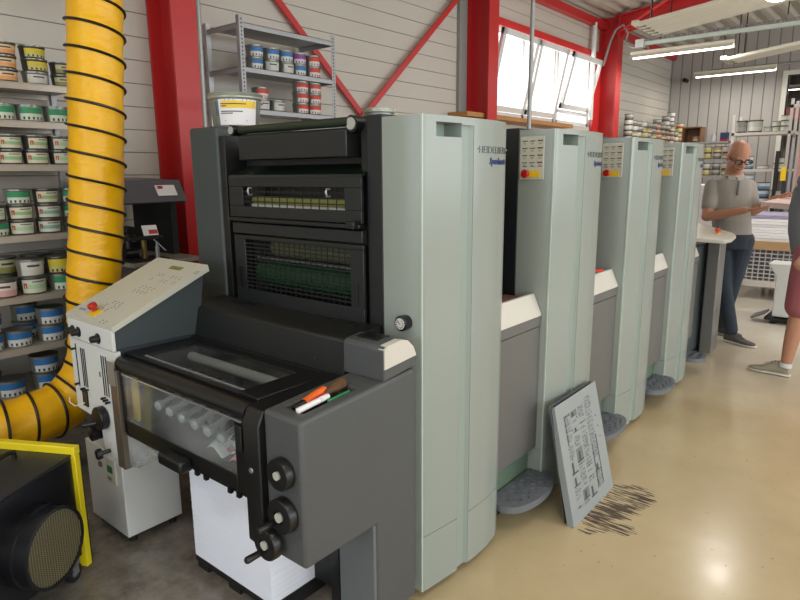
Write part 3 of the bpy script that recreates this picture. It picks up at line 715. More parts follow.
# paper pile below the guard
Ps = thing('paper_pile', 'tall white pile of cut paper under the clear front guard', 'paper pile', (-1.76, 1.33, 0), world=True)
m = MB(); L = 60; x0, x1, y0, y1 = -2.0, -1.535, 1.15, 1.455
for i in range(L):
    z0 = .06+i*.48/L; j = (random.random()-.5)*.0016
    m.box(x0+j, x1+j, y0+j*.3, y1, z0, z0+.48/L-.0004)
m.build('paper_sheets', M('bluish_white_paper', '#edf2ff', .7, var=.01), Ps)
MB().box(-2.0, -1.53, 1.15, 1.46, .035, .06).build('skid_top', MBLACK, Ps)
for x in (-1.97, -1.77, -1.57): MB().box(x-.035, x+.035, 1.16, 1.45, 0, .035).build('skid_foot', RUBBER, Ps)
for x in (-1.70, -1.65, -1.52, -1.475): MB().box(x-.008, x+.008, 1.0, 1.012, .547, .562).build('rubber_stop', BLACK, F)

# ================================================================ END MODULE + END CONSOLE
E_ = thing('feeder_end', 'dark grey end section of the press beyond the fourth unit', 'press section', (-1.8, 5.3, 0), world=True)
MB().box(-2.4, -1.30, 4.98, 5.75, .06, .93).build('end_body', DARKG, E_, bevel=.01)
MB().box(-1.275, -1.185, 5.40, 5.6,   .03, .985).build('end_panel', M('brushed_end_panel', '#7f7e7b', .35, .4, var=.05), E_, bevel=.006)
MB().box(-1.30, -1.276, 5.45, 5.6, .03, .985).build('edge_strip', DARK, E_)
MB().cyl((-2.1, 5.5, 1.02), (-1.5, 5.5, 1.02), .14, 24).build('feeder_drum', TREAD, E_)
MB().box(-2.3, -1.3, 5.0, 5.7, 0, .06).build('toe_kick', RUBBER, E_)
K = thing('end_console', 'pale slanted desk console with orange stop button beside the standing man', 'control panel', (-1.25, 5.3, .985), world=True)
P = [(-1.40, 4.98), (-1.06, 4.95), (-1.03, 5.03), (-1.04, 5.20), (-1.09, 5.32), (-1.42, 5.72), (-1.52, 5.70), (-1.50, 5.0)]
MB().prism(P, 'z', .985, 1.012).map(lambda v: (v.x, v.y, v.z+(v.y-4.95)*.07)).build('desk_top', LIP, K, bevel=.006)
MB().box(-1.33, -1.19, 5.42, 5.58, .975, 1.01).build('desk_bracket', DARK, K)
o = MB().cyl((-1.18, 5.25, 1.03), (-1.18, 5.25, 1.038), .028, 16).build('yellow_collar', YEL, K)
MB().lathe((-1.18, 5.25, 1.038), (0, 0, 1), [(0, .012), (.012, .012), (.014, .022), (.03, .022), (.034, .015)], 16).build('stop_button', M('orange_red', '#d0401c', .35), o)
MB().box(-1.36, -1.28, 5.05, 5.08, 1.018, 1.022).build('slot_mark', INKT, K)

# ================================================================ LEANING PLATES
PL = thing('printing_plate', 'front grey aluminium plate with newspaper page image, leaning on the press', 'printing plate', (-.98, 2.56, 0), world=True)
o0 = Vector((-.977, 2.328, .002)); eu = Vector((-.006, .460, 0)); ev = Vector((-.155, .085, .485))
un = eu.cross(ev).normalized();
if un.x < 0: un = -un
def pl(u, v, h=0): return o0+eu*u+ev*v+un*h
def plq(mb, u0, u1, v0, v1, h0, h1):
    vs = mb.verts([pl(u, v, h) for h in (h0, h1) for v in (v0, v1) for u in (u0, u1)])
    for q in ((0, 2, 3, 1), (4, 5, 7, 6), (0, 1, 5, 4), (2, 6, 7, 3), (0, 4, 6, 2), (1, 3, 7, 5)): mb._f([vs[i] for i in q])
PLM = M('plate_aluminium', '#959b9c', .45, .25, var=.05)
m = MB(); plq(m, 0, 1, 0, 1, -.003, 0); plq(m, 0, .008, 0, 1, -.03, -.003); plq(m, .0, 1, 0, .008, -.02, -.003)
m.build('plate_sheet', PLM, PL)
G1 = M('print_grey', '#6b6f70', .5, var=.25, vscale=30); G2 = M('print_dark', '#3a3d3f', .5, var=.2, vscale=30); G3 = M('print_light', '#8f9493', .5, var=.3, vscale=60)
m = MB(); rnd = random.Random(3)
for ci, (u0, u1) in enumerate(((.14, .28), (.30, .44), (.47, .61), (.64, .80))):
    v = .92 if ci > 2 else .88
    while v > .10:
        h = rnd.choice((.012, .02, .05, .09, .12)); typ = rnd.random()
        if typ < .45:
            for k in range(int(h/.011)+1):
                uu = u0+.005; e = u1-rnd.random()*.04
                while uu < e:
                    ww = rnd.uniform(.008, .03); m.mat(rnd.choice((G1, G2, G3))); plq(m, uu, min(uu+ww, e), v-.006-k*.012, v-k*.012, .0002, .0006); uu += ww+.006
            v -= (int(h/.011)+1)*.012+.01
        elif typ < .8:
            m.mat(rnd.choice((G1, G3)) ); plq(m, u0, u1, v-h, v, .0002, .0005)
            m.mat(G2)
            a = u0+(u1-u0)*rnd.uniform(.1, .4); plq(m, a, a+(u1-u0)*.28, v-h, v-h*rnd.uniform(.15, .4), .0006, .0009)
            plq(m, u0, u1, v-h, v-h*.88, .0006, .0009)
            v -= h+.012
        else: v -= .02
m.mat(G2); 
for u, v in ((.26, .86), (.27, .72), (.30, .6), (.42, .80), (.18, .5), (.85, .7), (.86, .6), (.88, .5)): plq(m, u, u+.016, v, v+.018, .0008, .001)
plq(m, .66, .68, .12, .5, .0002, .0006); plq(m, .78, .80, .12, .55, .0002, .0006); plq(m, .16, .175, .62, .86, .0002, .0006)
m.build('page_image', None, PL)
m = MB(); 
o0s = o0.copy(); o0 = o0+Vector((-.045, .01, 0)); ev = Vector((-.125, .055, .492)); plq(m, 0, 1, 0, 1, -.003, 0); o0 = o0s
tag(m.build('printing_plate', M('plate_dark', '#4c5456', .4, .4), loc=(-1.02, 2.57, 0)), 'rear bare plate leaning behind the printed plate, only its edge showing', 'printing plate')

# ================================================================ FAN HEATER
H = thing('fan_heater', 'black portable fan heater with yellow edge frame and round wire grille', 'heater', (-2.306, .891, 0), math.radians(29.0))
# local: x = v (right), y = u (away).  u=(-.484,.875)
YF = M('yellow_frame', '#e6d21f', .4, var=.06)
HB = M('heater_black', '#17181c', .3, var=.2, vscale=10)
m = MB()
m.box(-.62, 0, -.03, 0, .488, .52).box(-.035, 0, -.03, 0, .03, .488).box(-.62, -.585, -.03, 0, .03, .488)
m.build('yellow_frame', YF, H, bevel=.003)
MB().box(-.62, -.0, -.006, .0, .03, .49).build('rear_plate', MBLACK, H)
MB().box(-.60, -.015, -.60, -.03, .08, .485).build('heater_box', HB, H, bevel=.006)
MB().box(-.60, -.015, -.60, -.03, .485, .492).build('top_cover', M('scuffed_black', '#2b2b2c', .45, var=.5, vscale=16), H)
cy_, cz = -.262, .272
o = MB().lathe((-.03, cy_, cz), (1, 0, 0), [(0, .132), (.05, .132), (.052, .139), (.062, .139), (.064, .132), (.10, .132), (.102, .136), (.115, .136), (.117, .126), (.10, .124)], 40).build('outlet_ring', HB, H)
g = MB()
for i in range(-15, 16):
    t_ = i*.0078; hh = math.sqrt(max(0, .125**2-t_**2))
    if hh > .01: g.box(.078, .080, cy_-hh, cy_+hh, cz+t_-.0011, cz+t_+.0011)
for i in range(-11, 12):
    t_ = i*.011; hh = math.sqrt(max(0, .125**2-t_**2))
    if hh > .01: g.box(.080, .082, cy_+t_-.0011, cy_+t_+.0011, cz-hh, cz+hh)
g.build('wire_grille', M('brassy_wire', '#9a9274', .4, .5, var=.1), o)
MB().cyl((.02, cy_, cz), (.04, cy_, cz), .125, 32).build('outlet_inside', RUBBER, o)
MB().tube([(-.20, -.34, .49), (-.20, -.34, .515), (-.20, -.31, .522), (-.20, -.12, .522), (-.20, -.09, .515), (-.20, -.09, .49)], .009, 8).build('carry_handle', BLACK, H)
def castr(x, y):
    o = MB().cyl((x-.012, y, .035), (x+.012, y, .035), .035, 20).build('castor', RUBBER, H)
    MB().cyl((x-.014, y, .035), (x+.014, y, .035), .018, 14).build('castor_hub', M('castor_hub', '#555a60', .4), o)
    MB().box(x-.018, x+.018, y-.02, y+.02, .062, .082).box(x-.018, x-.013, y-.014, y+.014, .03, .07).box(x+.013, x+.018, y-.014, y+.014, .03, .07).build('castor_fork', STEEL, o)
for x, y in ((-.03, -.075), (-.57, -.075), (-.03, -.55), (-.57, -.55)): castr(x, y)

# ================================================================ YELLOW DUCT
def duct_mat():
    m = bpy.data.materials.new('yellow_duct_fabric'); m.use_nodes = True; nt = m.node_tree; b = nt.nodes['Principled BSDF']
    b.inputs['Roughness'].default_value = .38
    tc = nd(nt, 'ShaderNodeTexCoord'); mp = nd(nt, 'ShaderNodeMapping'); nt.links.new(tc.outputs['Object'], mp.inputs[0])
    mp.inputs['Rotation'].default_value = (math.radians(35), 0, math.radians(20)); mp.inputs['Scale'].default_value = (3, 3, 8)
    nz = nd(nt, 'ShaderNodeTexNoise'); nz.inputs['Scale'].default_value = 2.2; nz.inputs['Detail'].default_value = 4; nt.links.new(mp.outputs[0], nz.inputs['Vector'])
    n2 = nd(nt, 'ShaderNodeTexNoise'); n2.inputs['Scale'].default_value = 7; nt.links.new(tc.outputs['Object'], n2.inputs['Vector'])
    mx = nd(nt, 'ShaderNodeMix', data_type='RGBA'); mx.inputs[6].default_value = lin('#e8a800'); mx.inputs[7].default_value = lin('#f6c012'); nt.links.new(n2.outputs['Fac'], mx.inputs[0]); nt.links.new(mx.outputs[2], b.inputs['Base Color'])
    bp = nd(nt, 'ShaderNodeBump'); bp.inputs['Strength'].default_value = .45; bp.inputs['Distance'].default_value = .02; nt.links.new(nz.outputs['Fac'], bp.inputs['Height']); nt.links.new(bp.outputs['Normal'], b.inputs['Normal'])
    return m
Dk = thing('air_duct', 'yellow flexible air duct with black spiral rib hanging down to the floor', 'duct', (-3.12, 1.3, 0), world=True)
key = [(-3.12, 1.66, 3.95), (-3.12, 1.56, 2.9), (-3.12, 1.505, 2.3), (-3.12, 1.42, 1.39), (-3.12, 1.36, .95), (-3.13, 1.34, .66), (-3.13, 1.29, .52), (-3.13, 1.18, .41), (-3.12, 1.03, .375), (-3.12, .72, .34), (-3.12, .35, .20), (-3.1, -.1, .15), (-3.1, -.5, .15)]
def cr(P, t):
    n = len(P)-1; i = min(int(t), n-1); f = t-i
    p = [Vector(P[max(0, min(n, i+k))]) for k in (-1, 0, 1, 2)]
    return .5*((2*p[1])+(p[2]-p[0])*f+(2*p[0]-5*p[1]+4*p[2]-p[3])*f*f+(3*p[1]-p[0]-3*p[2]+p[3])*f**3)
raw = [cr(key, (len(key)-1)*i/600) for i in range(601)]
ln = [0]
for a, b in zip(raw, raw[1:]): ln.append(ln[-1]+(b-a).length)
def atlen(s):
    import bisect
    i = min(max(bisect.bisect_right(ln, s)-1, 0), 599); f = (s-ln[i])/max(1e-6, ln[i+1]-ln[i]); return raw[i].lerp(raw[i+1], f)
LT = ln[-1]; PT = .119; RD = .128
nS = int(LT/.012); ref = Vector((1, 0, 0)); rings = []; 
def fr_at(s):
    d = (atlen(min(LT, s+.02))-atlen(max(0, s-.02))).normalized(); u = (ref-d*ref.dot(d)).normalized(); return d, u, d.cross(u)
m = MB(); n = 40
for i in range(nS+1):
    s_ = LT*i/nS; d, u, w_ = fr_at(s_); c = atlen(s_); r = []
    for k in range(n):
        a = 2*PI*k/n; ph = (s_/PT+a/(2*PI)) % 1.0
        rr = RD-.006*math.sin(PI*ph)**.6 + .0012*math.sin(a*9+s_*25)
        r.append(c+u*(math.cos(a)*rr)+w_*(math.sin(a)*rr))
    rings.append(r)
m.loft(rings, False, True); dm = duct_mat(); m.build('duct_skin', dm, Dk)
pts = []; st = 28; tot = int(LT/PT*st)
for i in range(tot):
    a = -2*PI*i/st; s_ = PT*i/st; d, u, w_ = fr_at(min(s_, LT)); c = atlen(min(s_, LT)); pts.append(c+u*(math.cos(a)*(RD+.003))+w_*(math.sin(a)*(RD+.003)))
MB().tube(pts, .0068, 6).build('spiral_rib', M('black_rib', '#1a1611', .4, var=0), Dk)

# ================================================================ INK CANS
LC = {}
def lab_mat(h): return M('label_'+h.strip('#'), h, .5, var=.04)
def can_meshes(kind, r=.062, h=.074, metal=CANM):
    band, body, style = kind
    m = MB().lathe((0, 0, 0), (0, 0, 1), [(0, r*.93), (.004, r*.96), (.006, r*.93), (h-.012, r), (h-.010, r*1.03), (h-.004, r*1.03)], 28)
    bod = m.mesh('can_body', metal)
    lid = MB().lathe((0, 0, h-.006), (0, 0, 1), [(0, r*1.05), (.005, r*1.055), (.006, r*.98), (.004, r*.95), (.003, r*.5), (.003, .001)], 28).mesh('lid', LIDM)
    lb = MB(); n = 14; a0, a1 = -.92, 1.1     # faces +x/-y side
    zb, zt = .008, h-.016
    def strip(z0, z1, b0, b1, off):
        k = max(1, int((b1-b0)/.15))
        def rr(z): return (r*.93+(r-r*.93)*(z-.006)/(h-.018))+off
        for i in range(k):
            t0 = b0+(b1-b0)*i/k; t1 = b0+(b1-b0)*(i+1)/k
            vs = lb.verts([(math.cos(t)*rr(z), math.sin(t)*rr(z), z) for t, z in ((t0, z0), (t1, z0), (t1, z1), (t0, z1))]); lb._f(vs, True)
    H_ = zt-zb
    lb.mat(lab_mat(body)); strip(zb, zt, a0, a1, .0008)
    lb.mat(lab_mat(band))
    if style == 0: strip(zb+H_*.52, zt, a0, a1, .0014); lb.mat(lab_mat('#2c3a38' if band != '#c9392f' else '#a33028'))
    elif style == 1: strip(zb+H_*.3, zb+H_*.62, a0+.1, a1-.1, .0014); lb.mat(lab_mat('#c2342e')); strip(zb+H_*.35, zb+H_*.75, a0+.15, a0+.42, .0018); lb.mat(lab_mat('#47504c'))
    elif style == 2: strip(zb, zb+H_*.45, a0, a1, .0014); lb.mat(lab_mat('#3c3c36'))
    b = a0+.25
    if style == 0:
        while b < a1-.2: strip(zb+H_*.04, zb+H_*.26, b, b+.15, .0016); b += .36
    elif style == 1:
        strip(zb+H_*.8, zb+H_*.88, -.1, a1-.3, .0016)
    elif style == 2:
        strip(zb+H_*.62, zb+H_*.78, a0+.5, a1-.6, .0016)
    lab = lb.mesh('can_label')
    return bod, lid, lab
KINDS = {'green': (('#2e8a5c', '#c8d2c0', 0), CANM), 'light green': (('#8fb888', '#d3cdb4', 1), CAND), 'pale green': (('#a9c7a0', '#c9ccba', 1), CAND),
         'blue': (('#2f6fae', '#cfd2cf', 0), CANM), 'orange': (('#d99a5c', '#dcbb92', 2), CAND), 'yellow': (('#d3bf2c', '#c9c06a', 0), CAND),
         'white': (('#c7c3ba', '#cbcac4', 2), CANM), 'red': (('#c9392f', '#d6cfca', 0), CANM), 'purple': (('#8c2f8c', '#d1ccd0', 0), CANM),
         'teal': (('#7db0a0', '#cfd0c0', 1), CAND), 'olive': (('#8a8a4a', '#bcb693', 2), CAND), 'pink': (('#cf9f9c', '#d5c9c4', 2), CAND)}
PROTO = {}
def can(kind, loc, rz, label, group, r=.062, h=.074):
    key_ = (kind, r, h)
    if key_ not in PROTO: PROTO[key_] = can_meshes(KINDS[kind][0], r, h, KINDS[kind][1])
    root = thing('ink_can', label, 'ink can', loc, rz, group)
    for nm, me in zip(('can_body', 'lid', 'can_label'), PROTO[key_]):
        o = bpy.data.objects.new(nm, me); COL.objects.link(o); o.parent = root
    return root
ORD = ['first', 'second', 'third', 'fourth', 'fifth', 'sixth', 'seventh', 'eighth', 'ninth', 'tenth', 'eleventh', 'twelfth', 'thirteenth', 'fourteenth']
def stackpos(i, n): return '' if n == 1 else (('bottom' if i == 0 else 'top' if i == n-1 else ('middle' if n == 3 else ORD[i]+' up')) + ' of stack, ')
def row(shelf, z, items, x, group, where, h=.074, r=.062, rz=0):
    for k, (y, kinds) in enumerate(items):
        zz = z
        for i, kd in enumerate(kinds):
            hh = h
            jx = random.uniform(-.006, .006); jy = random.uniform(-.003, .003)
            can(kd, (x+jx, y+jy, zz), rz+random.uniform(-.35, .1), '%s ink can, %s%s from left %s' % (kd, stackpos(i, len(kinds)), ORD[k], where), group, r, hh)
            zz += hh

# left shelf rack
Rk = thing('shelf_rack', 'grey metal shelf rack full of ink cans behind the yellow duct', 'shelf', (-3.95, .9, 0), world=True)
levels = [.30, .575, .86, 1.19, 1.565, 1.79, 1.985]
for z in levels:
    m = MB().box(-4.14, -3.70, -.3, 1.69, z-.006, z).box(-3.712, -3.70, -.3, 1.69, z-.036, z-.006).box(-4.14, -4.128, -.3, 1.69, z-.036, z-.006)
    m.build('shelf_board', M('galvanised_board', '#b5ada0', .4, .3, var=.15, vscale=8), Rk, bevel=.001)
for x in (-4.14, -3.74):
    for y in (-.3, .7, 1.66): MB().box(x, x+.035, y, y+.03, 0, 2.15 if x < -4 else 2.02).build('post', ZINC, Rk)
LG = 'ink cans on the left shelf rack'
row(7, 1.985, [(1.305, ['orange']*3), (1.455, ['white', 'yellow', 'yellow']), (1.605, ['olive', 'olive'])], -3.775, LG, 'on left rack top shelf', h=.066)
row(6, 1.79, [(1.27, ['green']), (1.405, ['green']), (1.54, ['green'])], -3.78, LG, 'on left rack second shelf', h=.088, r=.065)
row(5, 1.565, [(1.15, ['light green']*2), (1.285, ['light green']*2), (1.415, ['light green']*2), (1.545, ['pale green']*2)], -3.78, LG, 'on left rack third shelf', h=.078)
row(4, 1.19, [(1.165, ['green', 'pale green']), (1.30, ['pale green', 'light green', 'green']), (1.44, ['teal', 'teal', 'light green']), (1.58, ['green']*3)], -3.78, LG, 'on left rack fourth shelf', h=.082, r=.064)
row(3, .86, [(1.175, ['pink']), (1.32, ['pale green', 'white']), (1.47, ['green', 'yellow'])], -3.79, LG, 'on left rack fifth shelf front', h=.098, r=.069)
row(3, .86, [(1.25, ['olive']*2), (1.41, ['olive']*2), (1.57, ['olive']*2)], -3.99, LG, 'at back on left rack fifth shelf', h=.098, r=.069)
row(2, .575, [(1.065, ['blue']*2), (1.215, ['blue']), (1.385, ['blue']*2)], -3.79, LG, 'on left rack sixth shelf front', h=.098, r=.070)
row(2, .575, [(1.32, ['blue', 'blue'])], -3.985, LG, 'at back on left rack sixth shelf', h=.1, r=.069)
row(1, .30, [(1.15, ['blue']), (1.33, ['blue']*2)], -3.80, LG, 'on left rack bottom shelf front', h=.1, r=.072)
row(1, .30, [(1.09, ['blue']*2)], -3.99, LG, 'at back on left rack bottom shelf', h=.1, r=.069)

# boltless shelf behind the near unit
Sh = thing('metal_shelving', 'grey perforated metal shelving with small ink cans behind the near unit', 'shelf', (-3.95, 3.25, 0), world=True)
for z in (.3, .8, 1.3, 1.65, 1.965, 2.245, 2.535):
    MB().box(-4.14, -3.75, 2.80, 3.70, z-.004, z).box(-3.755, -3.75, 2.80, 3.70, z-.035, z).box(-4.14, -3.75, 2.80, 2.805, z-.035, z).box(-4.14, -3.75, 3.695, 3.70, z-.035, z).build('shelf_board', ZINC, Sh)
for x, s_ in ((-3.748, 1), (-4.14, -1)):
    for y, q in ((2.795, 1), (3.705, -1)):
        pm = MB().box(x-.003, x, y, y+.035*q, 0, 2.58).box(x, x-.035, y-.003*q, y, 0, 2.58)
        if x > -4:
            pm.mat(ZINC); 
        po = pm.build('post', M('post_light_zinc', '#c3c4c6', .4, .4), Sh)
        if x > -4:
            hm = MB()
            for k in range(24): hm.box(x-.0005, x+.0012, y+.012*q, y+.022*q, 1.95+k*.026, 1.962+k*.026)
            hm.build('post_holes', INKT, po)
RG = 'ink cans on the metal shelving behind the near unit'
row(0, 2.245, [(2.97, ['blue', 'blue']), (3.12, ['white', 'blue']), (3.255, ['white', 'blue']), (3.39, ['blue', 'purple']), (3.53, ['red', 'red'])], -3.83, RG, 'on middle shelf behind near unit', h=.082, r=.062)
row(0, 1.965, [(3.01, ['white', 'red']), (3.16, ['white']), (3.40, ['red']*3), (3.53, ['red']*3)], -3.83, RG, 'on lower shelf behind near unit', h=.08, r=.062)

# pails on top of the press
def pail(loc, r, h, label, lab=True):
    p = thing('ink_pail', label, 'pail', loc, 0)
    MB().lathe((0, 0, 0), (0, 0, 1), [(0, r*.86), (.005, r*.88), (h-.03, r*.97), (h-.028, r)], 36).build('pail_body', M('green_grey_tin', '#858c85', .35, .4, var=.08), p)
    MB().lathe((0, 0, h-.03), (0, 0, 1), [(0, r*.99), (.004, r*1.03), (.010, r*1.04), (.014, r*1.02), (.024, r*1.05), (.028, r*1.03), (.024, r*.98), (.02, .001)], 36).build('lid', M('tin_lid', '#a5ab9f', .3, .5, var=.06), p)
    return p
p = pail((-2.385, 1.735, 1.70), .112, .15, 'large grey green ink pail with yellow and white label on the near unit')
def wrap(mb, b0, b1, z0, z1, r):
    k = 12
    for i in range(k):
        t0 = b0+(b1-b0)*i/k; t1 = b0+(b1-b0)*(i+1)/k; mb._f(mb.verts([(math.cos(t)*r(z), math.sin(t)*r(z), z) for t, z in ((t0, z0), (t1, z0), (t1, z1), (t0, z1))]), True)
lb = MB(); rf = lambda o: (lambda z: .112*(.88+.09*(z-.005)/.13)+o)
lb.mat(PAPER); wrap(lb, -1.35, .3, .012, .118, rf(.0012)); lb.mat(YEL); wrap(lb, -1.2, .25, .082, .112, rf(.0018))
lb.mat(M('pail_label_blue', '#4a6a86', .5)); wrap(lb, -1.52, -1.44, .05, .11, rf(.002))
for z, a, b in ((.099, -1.25, -.2), (.090, -1.25, -1.0), (.068, -1.25, -.35), (.060, -1.25, -.75), (.03, -1.1, -1.07), (.03, -.2, -.17)): lb.mat(INKT); wrap(lb, a, b, z-.002, z+.002, rf(.0024))
lb.build('pail_label', None, p)
p = pail((-2.43, 2.74, 1.69), .088, .175, 'small grey green pail with red label on the second unit, behind the near one')
lb = MB().mat(lab_mat('#c9392f')); wrap(lb, -1.5, .4, .06, .12, lambda z: .088*(.9+.07*z/.14)+.001); lb.build('pail_label', None, p)

# ================================================================ PROOFING DESK
Dd = thing('proofing_desk', 'dark grey viewing desk with lamp hood between duct and red column', 'desk', (-3.75, 1.8, 0), world=True)
MB().box(-4.12, -3.38, 1.71, 2.15, .985, 1.01).build('desk_top', M('speckled_grey_top', '#8d8880', .45, var=.1), Dd, bevel=.003)
MB().box(-4.1, -3.42, 1.73, 2.12, .90, .985).box(-4.1, -3.45, 1.73, 2.1, .1, .88).build('desk_cabinet', M('desk_brown_grey', '#4a4440', .5), Dd, bevel=.004)
MB().box(-4.1, -3.45, 1.73, 2.1, 0, .1).build('plinth', RUBBER, Dd)
MB().prism([(-3.55, 1.335), (-3.50, 1.345), (-3.58, 1.475), (-4.1, 1.49), (-4.1, 1.42), (-3.60, 1.40)], 'y', 1.71, 2.15).build('lamp_hood', M('hood_grey', '#55555b', .45), Dd, bevel=.004)
MB().box(-4.1, -3.62, 2.10, 2.14, 1.01, 1.42).build('side_panel', MBLACK, Dd)
MB().box(-4.1, -4.07, 1.71, 2.14, 1.01, 1.06).build('back_ledge', MBLACK, Dd)
m = MB(); 
sg = MB().obox((-3.533, 2.03, 1.412), (0, 1, 0), (1, 0, .6), (-.52, 0, .85), .125, .006, .072); sg = sg.build('hood_sign', PAPER, Dd)
MB().obox((-3.534, 1.992, 1.432), (0, 1, 0), (1, 0, .6), (-.52, 0, .85), .03, .008, .015).build('sign_logo', REDB, sg)
MB().obox((-3.53, 2.0, 1.405), (0, 1, 0), (1, 0, .6), (-.52, 0, .85), .05, .008, .005).build('sign_text', M('sign_grey_text', '#8d8d92', .5), sg)
# instruments on the desk
G = thing('register_gauge', 'black and brass measuring instrument standing on the viewing desk', 'instrument', (-3.5, 1.78, 1.01), world=True)
MB().box(-3.60, -3.42, 1.72, 1.95, 1.01, 1.022).build('base', MBLACK, G, bevel=.003)
MB().cyl((-3.5, 1.84, 1.022), (-3.5, 1.84, 1.15), .016, 14).build('brass_tube', M('brass', '#8a7642', .35, .6), G)
MB().cyl((-3.46, 1.9, 1.022), (-3.46, 1.9, 1.09), .013, 14).cyl((-3.46, 1.9, 1.09), (-3.46, 1.9, 1.12), .007, 10).build('steel_tube', STEEL, G)
MB().box(-3.53, -3.43, 1.72, 1.93, 1.135, 1.155).build('arm', MBLACK, G, bevel=.004)
MB().cyl((-3.5, 1.75, 1.022), (-3.5, 1.75, 1.20), .02, 14).cyl((-3.53, 1.75, 1.19), (-3.45, 1.75, 1.19), .028, 16).cyl((-3.47, 1.70, 1.06), (-3.47, 1.78, 1.06), .03, 16).build('scope', BLACK, G)
MB().tube([(-3.6, 1.9, 1.16), (-3.7, 2.0, 1.12), (-3.68, 2.08, 1.03)], .004, 6).build('cable', STEEL, G)
c = thing('folded_card', 'small white folded card with red print on the desk instrument', 'card', (-3.47, 1.86, 1.155), world=True)
MB().obox((-3.47, 1.87, 1.186), (.2, 1, 0), (1, -.2, .4), (-.4, 0, 1), .085, .003, .062).build('card_sheet', PAPER, c)
MB().obox((-3.463, 1.885, 1.177), (.2, 1, 0), (1, -.2, .4), (-.4, 0, 1), .05, .004, .026).build('card_print', REDB, c)
# pipes on the wall
tag(MB().cyl((-3.5, 2.31, 1.72), (-3.5, 2.33, 3.9), .014, 10).build('wall_pipe', PIPE, loc=(-3.5, 2.31, 1.72)), 'thin grey vertical pipe between red column and metal shelving', 'pipe')
tag(MB().tube([(-3.5, 2.31, 1.98), (-3.5, 2.6, 1.98), (-3.52, 2.78, 1.97)], .008, 8).build('pipe_branch', PIPE, loc=(-3.5, 2.31, 1.98)), 'thin horizontal pipe branch above the large pail', 'pipe')
tag(MB().tube([(-2.33, 4.32, 1.70), (-2.33, 4.32, 2.3), (-2.33, 4.32, 4.05)], .016, 10).build('supply_pole', PIPE, loc=(-2.33, 4.32, 1.7)), 'grey vertical supply pole crossing in front of the bright window', 'pole')
tag(MB().cyl((-4.12, 9.6, 2.3), (-4.12, 9.6, 3.72), .035, 12).build('rain_pipe', WHITEP, loc=(-4.12, 9.6, 2.3)), 'white vertical pipe between tilted window and far red column', 'pipe')
m = MB(); m.tube([(-4.0, 9.7, 3.1), (-3.95, 9.8, 3.45), (-3.9, 9.85, 3.62), (-3.78, 9.85, 3.68), (-3.7, 9.85, 3.55), (-3.74, 9.85, 3.4), (-3.6, 9.85, 3.33), (-3.4, 9.85, 3.33)], .018, 8)
tag(m.build('cable_conduit', PIPE, loc=(-3.9, 9.8, 3.3)), 'looping grey conduit on the far red column leading to the cable tray', 'conduit')
# ventilation hood at top left
v_ = MB().lathe((-3.80, 1.53, 2.47), (0, 0, 1), [(0, .07), (.03, .085), (.5, .09), (1.4, .09)], 32)
tag(v_.build('extract_duct', M('green_grey_duct', '#7f8274', .5), loc=(-3.8, 1.53, 2.47)), 'green grey round extract duct at the top left corner above the cans', 'duct')

# ================================================================ LIGHTS, PANELS, TRAY
def batten(x0, x1, y, z, label, on=True):
    t = thing('fluorescent_lamp', label, 'ceiling lamp', ((x0+x1)/2, y, z), 0, 'hanging fluorescent lamps', world=True)
    MB().prism([(y-.03, z+.04), (y+.03, z+.04), (y+.03, z+.09), (y-.03, z+.09)], 'x', x0, x1).build('housing', LAMPW, t, bevel=.004)
    MB().prism([(y-.085, z-.005), (y-.03, z+.05), (y+.03, z+.05), (y+.085, z-.005), (y+.08, z-.005), (y+.028, z+.042), (y-.028, z+.042), (y-.08, z-.005)], 'x', x0, x1).build('reflector', LAMPW, t)
    MB().cyl((x0+.04, y, z), (x1-.01, y, z), .018, 12).build('tube_lamp', TUBE, t)
    for x in (x0+.25, x1-.25): MB().cyl((x, y, z+.09), (x, y, roofz(x)-.01), .004, 6).build('hanger', STEEL, t)
    ld = bpy.data.lights.new('tube_light', 'AREA'); ld.shape = 'RECTANGLE'; ld.size = x1-x0; ld.size_y = .1; ld.energy = 26; ld.color = (1, .95, .86)
    lo = bpy.data.objects.new('tube_light', ld); COL.objects.link(lo); lo.parent = t; lo.location = (0, 0, -.022)
    return t
batten(-3.62, -2.22, 9.8, 3.17, 'lit fluorescent lamp hanging under the cable tray by the far red column')
batten(-3.5, -2.18, 12.7, 3.20, 'lit fluorescent lamp farther back in front of the vertical cladding')
k = 0
for x in (.4, 3.4):  # two lines of lamps added out of view to light the hall
    for y in (-2.5, .6, 3.4, 6.6, 9.8):
        k += 1
        batten(x-.7, x+.7, y, 3.5, 'added unseen aisle lamp for fill light, %s from front in the %s line' % (ORD[k-1 if k < 6 else k-6], 'near' if x < 1 else 'far'))
batten(-2.6, -1.2, -1.0, 3.35, 'added unseen fill lamp above and behind the viewer')  # unseen lamp added for light from behind
tag(MB().box(-3.45, 2.5, 9.78, 9.84, 3.335, 3.385).build('cable_tray', M('tray_pale_green', '#c3d2c8', .4), loc=(-3.45, 9.8, 3.33)), 'long pale green cable channel above the nearer lit lamp', 'cable tray')
g = MB()
for i in range(90): g.box(-3.4+i*.066, -3.36+i*.066, 9.83, 9.85, 3.40, 3.43)
g.box(-3.45, 2.5, 9.83, 9.85, 3.39, 3.40).box(-3.45, 2.5, 9.83, 9.85, 3.43, 3.44)
tag(g.build('wire_tray', STEEL, loc=(-3.45, 9.84, 3.39)), 'grey wire basket tray lying on the pale cable channel', 'cable tray')
tag(MB().box(-3.55, -3.43, 9.75, 9.85, 3.31, 3.42).build('junction_box', WHITEP, loc=(-3.5, 9.8, 3.31)), 'small white junction box at the end of the cable channel', 'junction box')
tag(MB().cyl((-3.3, 12.8, 3.30), (3, 12.8, 3.30), .025, 10).build('ceiling_conduit', PIPE, loc=(-3.3, 12.8, 3.3)), 'grey round conduit above the farther lit lamp', 'conduit')
